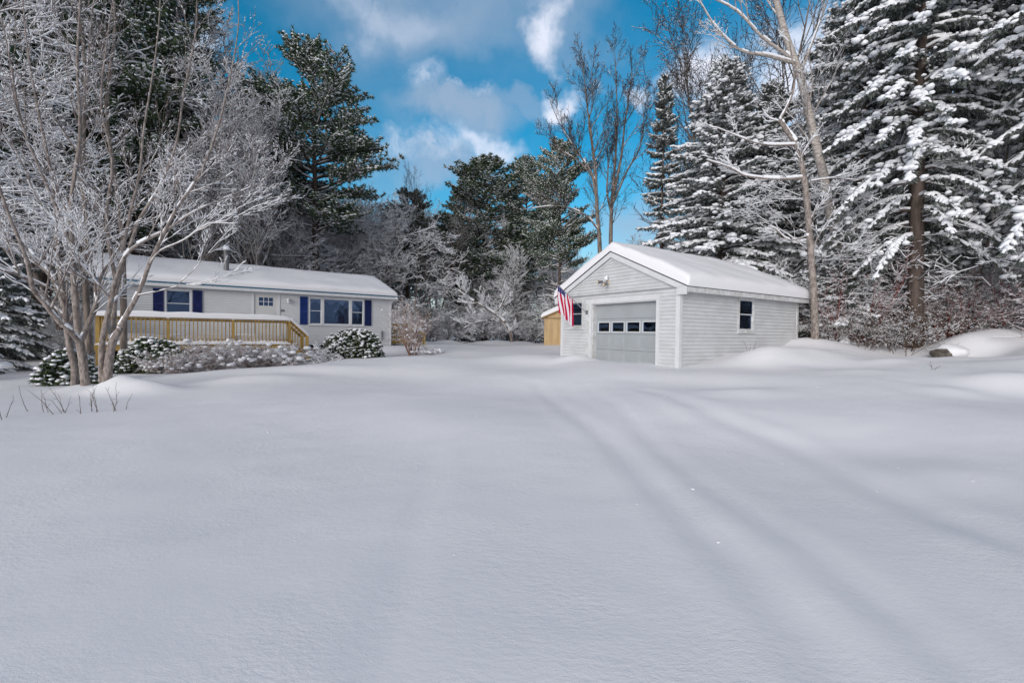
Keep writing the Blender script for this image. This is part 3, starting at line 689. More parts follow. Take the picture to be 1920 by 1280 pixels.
# ================================================================ flag
pb=FG.p(3.84,.05,2.26); pt=FG.p(3.98,1.30,3.22)
forg=tuple(pb); fl=thing('flag','red white and blue striped flag hanging from a slanted pole on the garage front','flag',forg)
g=Geo(); tubes(g,[pb],[pt],.014,.012,8,'pole'); blobsg(g,[pt],np.array([[.03,.03,.03]]),'lamp',0); g.build('pole',fl,forg)
g=Geo(); FG.box(g,3.78,3.88,.02,.05,2.2,2.34,'metal'); g.build('bracket',fl,forg)
g=Geo(); NS,NT=39,40; V=[]
pd=pt-pb; 
for i in range(NS+1):
    for j in range(NT+1):
        s_=i/NS; t_=j/NT
        top=pb+pd*(.46+.50*(1-s_))
        # hangs down, gathered: the free end narrows and folds
        w=.06*math.sin(s_*15+t_*1.2)*min(1,t_*2.5)+.02*math.sin(s_*31+1)*t_
        gath=pb+pd*.62; 
        P=top*(1-.25*t_)+np.array([gath[0],gath[1],top[2]])*(.25*t_)
        P=P+np.array([0,0,-(.98-.02*s_)*t_])+(-GB)*(w)+GA*(.03*math.sin(t_*4+s_*3)+.10*t_*(1-s_))-GA*(.12*t_)
        V.append(P)
idx=np.arange((NS+1)*(NT+1)).reshape(NS+1,NT+1)
R_,W_,B_=[],[],[]
for i in range(NS):
    for j in range(NT):
        f=(idx[i,j],idx[i+1,j],idx[i+1,j+1],idx[i,j+1])
        if i<21 and j<8: (W_ if (i%4==1 and j%3==1) else B_).append(f)
        elif (i//3)%2==0: R_.append(f)
        else: W_.append(f)
g.add(V,R_,'red',True); n0=g.n
g.F.append((np.array(W_),1,True)); g.F.append((np.array(B_),2,True)); g.mats+=['white','flag_blue']
g.build('flag_cloth',fl,forg)
# ================================================================ shed behind garage
S0=np.array([2.05,28.6,0]); a_=math.radians(-6); SA_=np.array([math.cos(a_),math.sin(a_),0]); SBk=np.array([-math.sin(a_),math.cos(a_),0])
FSh=Fr(S0,SA_,-SBk); sorg=tuple(S0+SA_*1.3+SBk*1.2+np.array([0,0,.6])); sh=thing('shed','plywood shed with a snowy roof peeking out behind the left side of the garage','shed',sorg)
g=Geo(); FSh.prism(g,[(0,.3),(2.8,.3),(2.8,2.55),(1.4,3.15),(0,2.55)],-2.6,0,'ply')
for a in (.0,1.22,2.44): FSh.box(g,a,a+.06,.001,.02,.3,2.5,'ply')
g.build('wall',sh,sorg)
g=Geo()
for pts in (((-.2,2.47),(1.4,3.17)),((3.0,2.47),(1.4,3.17))):
    (a0,z0),(a1,z1)=pts
    v=[FSh.p(a,b,z+dz) for dz in (0,.05) for b in (.2,-2.8) for a,z in ((a0,z0),(a1,z1))]
    g.add(v,[(0,1,3,2),(4,6,7,5),(0,4,5,1),(2,3,7,6),(0,2,6,4),(1,5,7,3)],'ply')
g.build('roof',sh,sorg)
g=Geo()
def shs(s_,t_):
    a=-.22+3.24*s_; z=3.225-abs(a-1.4)*.4375
    return FSh.p(a,.22-3.04*t_,z),np.array([0,0,1.])
pillow(g,shs,.30,30,20,'roof_snow',.04,1.2,14,3); g.build('roof_snow',sh,sorg)
# ================================================================ boulder
g=Geo(); bc=np.array([13.95,14.25,g1(13.95,14.25)])
import itertools
def rockmesh(g,c,sz,seed,m,n=3,up=0):
    bm=__import__('bmesh').new(); __import__('bmesh').ops.create_icosphere(bm,subdivisions=n,radius=1)
    V=[];
    for v in bm.verts:
        p=v.co.copy(); k=1+.28*mnoise.noise(p*1.3+Vector((seed,0,0)))+.10*mnoise.noise(p*4+Vector((seed,0,0)))
        V.append(np.array(c)+np.array([p.x*sz[0]*k,p.y*sz[1]*k,p.z*sz[2]*k]))
    g.add(V,[tuple(v.index for v in f.verts) for f in bm.faces],m,True); bm.free()
bc=np.array([13.5,13.95,.98]); rockmesh(g,bc,(.30,.30,.26),3,'rock')
ro=thing('boulder','grey boulder poking out of the snow bank near the right edge','boulder',tuple(bc)); g.build('stone',ro,tuple(bc))
g=Geo(); rockmesh(g,bc+np.array([.20,.04,.13]),(.42,.40,.22),8,'snow'); g.build('snow_cap',ro,tuple(bc))
# ================================================================ vegetation generators
def unit(v): return v/(np.linalg.norm(v,axis=-1,keepdims=True)+1e-9)
def grow(S,p,d,L,r,lvl,P):
    n=P['n'][lvl]; st=L/n; w=P['wob'][lvl]; up=P['up'][lvl]
    for i in range(n):
        d=(d+Vector((random.gauss(0,w),random.gauss(0,w),random.gauss(0,w)+up))).normalized()
        q=p+d*st; ra=r*(1-.82*i/n)+.0; rb=r*(1-.82*(i+1)/n)
        S.append((p.x,p.y,p.z,q.x,q.y,q.z,ra,rb,lvl)); p=q
        if lvl<P['max'] and (i+1)/n>=P['start'][lvl]:
            k=P['kids'][lvl]; k=int(k)+(random.random()<k-int(k))
            for _ in range(k):
                ang=math.radians(random.uniform(*P['ang'][lvl])); az=random.uniform(0,6.283)
                o=d.orthogonal().normalized(); o.rotate(Matrix.Rotation(az,3,d))
                dd=(d*math.cos(ang)+o*math.sin(ang)).normalized()
                if dd.z<P.get('minz',-.3): dd.z=P.get('minz',-.3)+.1; dd.normalize()
                grow(S,q,dd,L*random.uniform(*P['len'][lvl])*(1-.45*i/n),max(rb*P['rr'],P['rmin']),lvl+1,P)
def segs_to(g,gt,gs,S,P,barkm,twigm,snow=True,tl=2,sr=1.0,smin=.006,keep=1.0,ztop=None):
    A=np.array(S); 
    if len(A)==0: return
    P0,P1,R0,R1,lv=A[:,:3],A[:,3:6],A[:,6],A[:,7],A[:,8]
    m=lv<tl
    big=m&(R0>.05); tubes(g,P0[big],P1[big],R0[big],R1[big],9,barkm)
    sm=m&~big; tubes(g,P0[sm],P1[sm],R0[sm],R1[sm],5,barkm)
    tubes(gt,P0[~m],P1[~m],R0[~m],R1[~m],3,twigm)
    if snow:
        d=unit(P1-P0); h=np.hypot(d[:,0],d[:,1])
        cl=.5+.5*np.sin(P0[:,0]*2.1+P0[:,1]*1.7+P0[:,2]*1.3)
        ok=(h>.30)&(rng.rand(len(A))<keep*(.55+.45*cl))
        if ztop: ok&=(R0>.02)|(rng.rand(len(A))>np.clip((P0[:,2]-ztop[0])/(ztop[1]-ztop[0]),0,.9))
        P0,P1,R0,R1,h=P0[ok],P1[ok],R0[ok],R1[ok],h[ok]
        rs0=(R0*.80+smin)*np.clip(h*1.45,.3,1)*sr; rs1=(R1*.80+smin)*np.clip(h*1.45,.3,1)*sr
        up=np.zeros_like(P0); up[:,2]=R0*.50+rs0*.45
        jit=.75+.6*rng.rand(len(rs0))
        big=R0>.03
        tubes(gs,(P0+up)[big],(P1+up)[big],(rs0*jit)[big],(rs1*jit)[big],6,'tree_snow')
        big=~big
        tubes(gs,(P0+up)[big],(P1+up)[big],(rs0*jit)[big],(rs1*jit)[big],3,'tree_snow')
BARE=dict(max=4,n=[14,8,6,5,4],wob=[.05,.09,.11,.13,.15],up=[.02,.06,.05,.04,.03],start=[.3,.25,.2,.2,.2],kids=[1.8,1.1,.8,.45,0],ang=[(28,55),(25,50),(25,50),(25,55),(25,50)],len=[(.38,.5),(.42,.6),(.45,.62),(.45,.7),(.5,.7)],rr=.62,rmin=.0115)
def bare_proto(name,h,r,seed,P=BARE,fork=1,lean=0,bark='bark',twig='twig',sr=1.0,smin=.012,keep=.9,label='',tl=2,snow=True):
    random.seed(seed); root=thing(name,label or name,'tree'); S=[]
    for f in range(fork):
        az=random.uniform(0,6.28)+f*6.283/max(fork,1); k=.10+.12*random.random() if fork>1 else lean
        d=Vector((math.cos(az)*k,math.sin(az)*k,1)).normalized()
        grow(S,Vector((math.cos(az)*.1*(fork>1),math.sin(az)*.1*(fork>1),-.3)),d,(h+.3)*(1 if f==0 else random.uniform(.8,.98))*.93,r*(1 if fork==1 else .75),0,P)
    g,gt,gs=Geo(),Geo(),Geo(); segs_to(g,gt,gs,S,P,bark,twig,snow,tl,sr,smin,keep)
    g.build('trunk',root); gt.build('crown',root)
    if snow and gs.n: gs.build('branch_snow',root)
    root['h']=h; return root
def trunk_tube(g,h,r,m,bend=.15,n=12,k=9,z0=-.4,top=.12):
    x=y=0; P=[np.array([0,0,z0])]
    for i in range(n): 
        x+=random.gauss(0,bend*h/90); y+=random.gauss(0,bend*h/90); P.append(np.array([x,y,z0+(h-z0)*(i+1)/n]))
    R=[r*(1-(1-top)*i/n) for i in range(n+1)]
    R[0]*=1.25
    tubes(g,P[:-1],P[1:],R[:-1],R[1:],k,m); return lambda z:P[min(n,max(0,int(round((z-z0)/(h-z0)*n))))]
def spruce_proto(name,h,r,rad,seed,lowz=.6,whorl=.27,nb=7,snowk=1.0,twl=.40,blob=.45,droop=.62,label='',needle='needle_spruce',nk=6,fine=1.0,shape=.85,gap=.0):
    random.seed(seed); rr=np.random.RandomState(seed); root=thing(name,label or name,'tree')
    g=Geo(); ctr=trunk_tube(g,h,r,'bark_dark',.06)
    P0=[];P1=[];BR=[];SP0=[];SP1=[];SR=[];BL=[];BS=[]
    if lowz>2:
        for _ in range(46):
            zz_=rr.uniform(.4,lowz+.6); az=rr.rand()*6.283; L=rr.uniform(.4,1.7); c=ctr(zz_); p=np.array([c[0],c[1],zz_]); dd=np.array([math.cos(az),math.sin(az),rr.uniform(-.35,.1)])
            for _k in range(4):
                q=p+unit(dd)*L/4; BR.append((p,q,.012-.002*_k)); 
                if _k: s_=unit(dd+rr.normal(0,.6,3)); BR.append((q,q+s_*L*.25,.005))
                p=q; dd=dd+rr.normal(0,.12,3)
    z=lowz
    while z<h-.15:
        f=z/h; Rz=rad*((1-f)**shape)*(.82+.3*rr.rand())+.12
        for b in range(nb):
            if rr.rand()<gap: continue
            az=rr.rand()*6.283; L=Rz*(.6+.5*rr.rand()); c=ctr(z); n=max(5,int(L/.28))
            up0=.35+.5*f; dr=droop*(1.15-f)
            pts=[]
            da=rr.normal(0,.12)
            for i in range(n+1):
                s=i/n; a=az+da*s
                pts.append(np.array([c[0]+math.cos(a)*L*s,c[1]+math.sin(a)*L*s,z+L*(up0*s*.6-dr*s*s*1.25+.12*s**4)]))
            for i in range(n):
                BR.append((pts[i],pts[i+1],.03*(1-i/n)*L/2+.006))
                if i/n<.12: continue
                d=unit(pts[i+1]-pts[i]); side=np.array([-d[1],d[0],0]); side=unit(side)
                for sd in (-1,1):
                    for q in range(3):
                        t_=rr.rand(); base=pts[i]*(1-t_)+pts[i+1]*t_
                        tl=twl*fine*(.55+.6*rr.rand())*(1.1-.45*i/n)*min(1,.45+L/2.5)
                        tdir=unit(d*(.75+.3*rr.rand())+side*sd*(.5+.6*rr.rand())+np.array([0,0,-.25-.55*rr.rand()]))
                        P0.append(base);P1.append(base+tdir*tl)
                if rr.rand()<blob and i/n>.35:
                    for _q in range(5):
                        s_=(.03+.075*rr.rand()**1.6)*snowk*min(1,.5+L/3); BL.append(pts[i+1]+rr.normal(0,.13,3)*np.array([1,1,.4])+np.array([0,0,s_*.3])); BS.append((s_*1.45,s_*1.15,s_*.75))
            e=unit(pts[-1]-pts[-2]); P0.append(pts[-1]);P1.append(pts[-1]+e*twl*.6*fine)
        z+=whorl*(1.15-.5*f)*(.8+.4*rr.rand())
    P0=np.array(P0);P1=np.array(P1);n=len(P0)
    bp0=np.array([b[0] for b in BR]);bp1=np.array([b[1] for b in BR]);br=np.array([b[2] for b in BR])
    tubes(g,bp0,bp1,br,br*.85,4,'bark_dark'); g.build('trunk',root)
    # needles
    g=Geo(); D=unit(P1-P0); Ln=np.linalg.norm(P1-P0,axis=1,keepdims=True)
    for k in range(nk):
        t_=(k+.5)/nk+.05*rr.randn(n,1)*0; B=P0+D*Ln*t_
        out=unit(D*.7+rr.randn(n,3)*np.array([.6,.6,.35])+np.array([0,0,-.42]))
        side=unit(np.cross(out,rr.randn(n,3)))
        l=(.11+.10*rr.rand(n,1))*fine; w=.033*fine
        tris(g,B+side*w,B-side*w,B+out*l,needle)
    g.build('crown',root)
    g=Geo(); ok=rr.rand(n)<.96; k=ok
    rs=(.032+.034*rr.rand(n))*snowk*fine
    up=np.zeros((n,3)); up[:,2]=rs*.5
    mid=(P0+P1)/2+up+np.array([0,0,.01]); 
    tubes(g,(P0+up)[k],mid[k],rs[k]*.8,rs[k]*1.25,4,'tree_snow',True,.7); tubes(g,mid[k],(P1+up)[k],rs[k]*1.25,rs[k]*.75,4,'tree_snow',True,.75)
    ok=rr.rand(len(bp0))<.85; up=np.zeros((len(bp0),3)); up[:,2]=br+.015*snowk
    jj=.5+rr.rand(len(br)); sr_=np.where(br<.0125,br+.004,br+.02*snowk); tubes(g,(bp0+up)[ok],(bp1+up)[ok],(sr_*jj)[ok],(sr_*jj)[ok],5,'tree_snow',True,.8)
    if BL: blobsg(g,np.array(BL),np.array(BS),'tree_snow',.25)
    g.build('crown_snow',root); root['h']=h; return root
def pine_proto(name,h,r,seed,low=.34,spread=.24,nbr=100,dens=1.0,snowk=.5,label='',asc=.25,dead=14):
    random.seed(seed); rr=np.random.RandomState(seed); root=thing(name,label or name,'tree')
    g=Geo(); ctr=trunk_tube(g,h*.97,r,'bark_dark',.10)
    BR=[];T=[];TD=[]
    def branch(z,L,az,leaf,up0):
        c=ctr(z); n=max(5,int(L/.45)); p=c+np.array([0,0,z-c[2]]); a=az; el=up0
        pts=[p]
        for i in range(n):
            a+=rr.normal(0,.13); el=el*.9+rr.normal(0,.06)+.03*asc
            p=p+np.array([math.cos(a)*math.cos(el),math.sin(a)*math.cos(el),math.sin(el)])*L/n; pts.append(p)
        for i in range(n):
            BR.append((pts[i],pts[i+1],(.018*L)*(1-.85*i/n)+.008))
            if not leaf or i/n<.22:
                if i/n>.1 and rr.rand()<.8:
                    d=unit(pts[i+1]-pts[i]); sd=rr.choice([-1,1]); s=unit(d+np.array([-d[1],d[0],0])*sd*.8+np.array([0,0,rr.normal(0,.2)]))
                    BR.append((pts[i],pts[i]+s*L*.18,.010))
                continue
            for q in range(6):
                d=unit(pts[i+1]-pts[i]); sd=1 if q%2 else -1
                sdir=unit(d*(.6+.4*rr.rand())+np.array([-d[1],d[0],0])*sd*(.6+.5*rr.rand())+np.array([0,0,.15+.3*rr.rand()]))
                sl=L*(.16+.20*rr.rand())*(1.15-.5*i/n)+.25; m=max(2,int(sl/.30)); b=pts[i]+(pts[i+1]-pts[i])*rr.rand()
                BR.append((b,b+sdir*sl,.010))
                for k in range(m):
                    t_=(k+.6)/m; T.append(b+sdir*sl*t_+rr.normal(0,.09,3)); TD.append(sdir)
                T.append(b+sdir*sl); TD.append(sdir)
            if i>n*.5: T.append(pts[i+1]+rr.normal(0,.1,3)); TD.append(unit(pts[i+1]-pts[i]))
    for b in range(nbr):
        f=low+(1-low)*(b+rr.rand())/nbr; q=(f-low)/(1-low)
        env=math.sin(min(1,.18+q*.95)*math.pi*.98)**.6 if q<.5 else (1-((q-.5)/.52)**1.7)**.75*.98 if q<1 else .1
        env=max(env,.10)
        branch(h*f*.985,h*spread*env*(.55+.6*rr.rand()),rr.rand()*6.283,True,asc+.9*q*q+rr.normal(0,.1))
    for b in range(dead):
        branch(h*(.08+(low-.05)*rr.rand()),h*spread*(.3+.5*rr.rand()),rr.rand()*6.283,False,.1+rr.normal(0,.2))
    b0=np.array([b[0] for b in BR]);b1=np.array([b[1] for b in BR]);rb=np.array([b[2] for b in BR])
    tubes(g,b0,b1,rb,rb*.8,4,'bark_dark'); g.build('trunk',root)
    T=np.array(T);TD=np.array(TD); keep=rr.rand(len(T))<dens; T=T[keep];TD=TD[keep]; n=len(T)
    g=Geo()
    for k in range(10):
        o=unit(TD*.7+rr.randn(n,3)*.75+np.array([0,0,.25])); s=unit(np.cross(o,rr.randn(n,3))); l=.17+.13*rr.rand(n,1)
        tris(g,T+s*.038-o*.03,T-s*.038-o*.03,T+o*l,'needle_pine')
    g.build('crown',root)
    g=Geo(); ok=rr.rand(n)<snowk; s=.04+.055*rr.rand(ok.sum())
    blobsg(g,T[ok]+np.array([0,0,.06])+rr.normal(0,.05,(ok.sum(),3)),np.stack([s*1.3,s,s*.5],1),'tree_snow',.3)
    ok=rr.rand(len(b0))<.8; up=np.zeros((len(b0),3)); up[:,2]=rb+.012
    tubes(g,(b0+up)[ok],(b1+up)[ok],(rb*.8+.018)[ok],(rb*.7+.015)[ok],4,'tree_snow',True,.8)
    g.build('crown_snow',root); root['h']=h; return root
def brush_proto(name,h,n,seed,twig='twig',spread=.8,snow=1.0,label='',rmin=.007,r=.026,balls=0,ball=.07,cat='shrub',arch=-.03,maxl=3,keep=1.0):
    random.seed(seed); rr=np.random.RandomState(seed); root=thing(name,label or name,cat); S=[]
    P=dict(max=maxl,n=[8,6,5,4],wob=[.10,.13,.15,.15],up=[arch,arch,-.02,0],start=[.2,.15,.2,.2],kids=[1.3,.95,.6,0],ang=[(20,55)]*4,len=[(.35,.55),(.4,.6),(.4,.6),(.5,.6)],rr=.6,rmin=rmin,minz=-.5)
    for i in range(n):
        az=rr.rand()*6.283; k=spread*rr.rand()**.6
        grow(S,Vector((math.cos(az)*.12*h*rr.rand(),math.sin(az)*.12*h*rr.rand(),-.12)),Vector((math.cos(az)*k,math.sin(az)*k,1)).normalized(),h*(.75+.35*rr.rand()),r*(.6+.6*rr.rand()),0,P)
    g,gt,gs=Geo(),Geo(),Geo(); segs_to(g,gt,gs,S,P,twig,twig,snow>0,1,1.0,.012*snow,keep)
    g.build('stem',root); gt.build('twig_mass',root)
    if balls:
        A=np.array(S); c=A[A[:,8]>=1][:,3:6]; c=c[c[:,2]>.25*h]; c=c[rr.choice(len(c),min(balls,len(c)),replace=False)]
        s=ball*(.5+.8*rr.rand(len(c))); blobsg(gs,c,np.stack([s,s*.95,s*.72],1),'tree_snow',.15)
    if gs.n: gs.build('branch_snow',root)
    root['h']=h; return root
def rhodo(name,loc,rx,ry,h,n,seed,label,group=None,leafw=.024,sz=1.15):
    rr=np.random.RandomState(seed); random.seed(seed); root=thing(name,label,'shrub',loc,0,group)
    th=rr.rand(n)*6.283; ph=np.arccos(1-rr.rand(n)*.98); rad=(.62+.38*rr.rand(n)**.5)
    lump=1+.16*np.sin(th*3+seed)+.12*np.sin(th*5+ph*4)
    C=np.stack([np.cos(th)*np.sin(ph)*rx*rad*lump,np.sin(th)*np.sin(ph)*ry*rad*lump,np.cos(ph)*h*rad*(.85+.15*lump)+.05],1)
    g=Geo()
    for k in range(9):
        az=rr.rand(n)*6.283; dn=.35+.7*rr.rand(n)
        o=unit(np.stack([np.cos(az),np.sin(az),-dn],1)); s=unit(np.cross(o,np.array([0,0,1.]))); l=(.075+.06*rr.rand(n))[:,None]*sz; w=leafw*sz
        a=C; m=C+o*l*.55; e=C+o*l
        V=np.stack([a,m+s*w,e,m-s*w],1).reshape(-1,3); g.add(V,np.arange(n*4).reshape(-1,4),'leaf')
    g.build('foliage',root)
    g=Geo(); ok=rr.rand(n)<.55; s=(.030+.045*rr.rand(ok.sum())**1.5)*sz
    blobsg(g,C[ok]+np.array([0,0,.012]),np.stack([s*1.25,s,s*.55],1),'tree_snow',.3)
    g.build('leaf_snow',root)
    g=Geo(); k=min(n,26); ii=rr.choice(n,k,replace=False); b=np.stack([rr.normal(0,.1*rx,k),rr.normal(0,.1*ry,k),np.full(k,-.1)],1)
    tubes(g,b,C[ii],.014,.007,5,'bark_grey'); g.build('stem',root)
    return root
def cr(pts,k=4):
    P=np.array(pts,float); out=[]
    Q=np.vstack([2*P[0]-P[1],P,2*P[-1]-P[-2]])
    for i in range(1,len(Q)-2):
        for j in range(k):
            t=j/k; out.append(.5*((2*Q[i])+(-Q[i-1]+Q[i+1])*t+(2*Q[i-1]-5*Q[i]+4*Q[i+1]-Q[i+2])*t*t+(-Q[i-1]+3*Q[i]-3*Q[i+1]+Q[i+2])*t**3))
    out.append(P[-1]); return np.array(out)
def stem_tree(name,paths,label,P,seed,bark='bark_grey',twig='twig',kid=1.0,klen=(1.2,2.2),smin=.012,sr=1.15,group=None,tl=2,start=.25,keep=1.0,kr=.5,ztop=None):
    random.seed(seed); base=paths[0][0]; bz=base[2]
    org=(base[0],base[1],bz); root=thing(name,label,'tree',org,0,group); ORG[root.name]=org
    S=[]; K=[]
    for pi,path in enumerate(paths):
        C=cr(path,4); m=len(C)-1
        for i in range(m):
            p=C[i];q=C[i+1]
            S.append((p[0],p[1],p[2],q[0],q[1],q[2],p[3],q[3],0))
        Ltot=np.linalg.norm(np.diff(C[:,:3],axis=0),axis=1).sum()
        for i in range(1,m+1):
            if i/m<start or (pi==0 and start>0 and len(paths)>1 and Ltot<2): continue
            p=C[i]; d=Vector(unit(C[i,:3]-C[i-1,:3])); sl=np.linalg.norm(C[i,:3]-C[i-1,:3])
            k=kid*sl*2.2; k=int(k)+(random.random()<k-int(k))
            for _ in range(k):
                ang=math.radians(random.uniform(22,52)); o=d.orthogonal().normalized(); o.rotate(Matrix.Rotation(random.uniform(0,6.283),3,d))
                dd=(d*math.cos(ang)+o*math.sin(ang)); dd.z=max(dd.z,-.05)+.12; dd.normalize()
                grow(K,Vector(p[:3]),dd,random.uniform(*klen)*(1.1-.5*i/m),min(max(p[3]*kr,.010),.032),1,P)
    g,gt,gs=Geo(),Geo(),Geo()
    segs_to(g,gt,gs,S,P,bark,twig,True,9,sr,smin,keep,ztop)
    A=np.array(S); 
    segs_to(gt,gt,gs,K,P,bark,twig,True,tl,sr,smin,keep,ztop)
    g.build('trunk',root,org)
    gt.build('crown',root,org); gs.build('branch_snow',root,org)
    return root
# ================================================================ planting
NM={"pine_big": [-14.51, 33.0, 21.3], "pine_mid": [-2.66, 46.0, 18.6], "pine_mid2": [1.4, 48.0, 19.45], "pine_right": [3.86, 37.0, 16.6], "pine_low": [-10.03, 43.0, 14.2], "maple_mid": [-7.12, 41.0, 14.5], "spruce_thin": [8.9, 27.0, 16.12], "spruce_big": [10.22, 22.0, 13.76], "spruce_big2": [13.73, 24.0, 13.95], "bare_top": [13.4, 30.0, 19], "spruce_r1": [13.95, 15.5, 20.78], "spruce_r2": [14.72, 19.0, 17.62], "spruce_r3": [16.6, 12.8, 22.51], "spruce_r4": [20.15, 19.0, 23.02], "spruce_r5": [18.59, 26.0, 18.97], "birch_l": [-17.15, 29.0, 15.07], "pine_l1": [-19.78, 36.0, 20.0], "pine_l2": [-23.73, 28.0, 25.46], "pine_l3": [-23.59, 26.0, 26.22], "pine_l4": [-26.27, 25.0, 24.61], "pine_l5": [-26.79, 22.0, 21.11], "spruce_l1": [-23.07, 21.0, 6.32], "spruce_l2": [-19.28, 19.0, 4.06], "bush_l": [-12.07, 11.8, 1.26], "maple_br": [17.1, 33.0, 23], "pine_gap": [-5.15, 44, 15.0]}
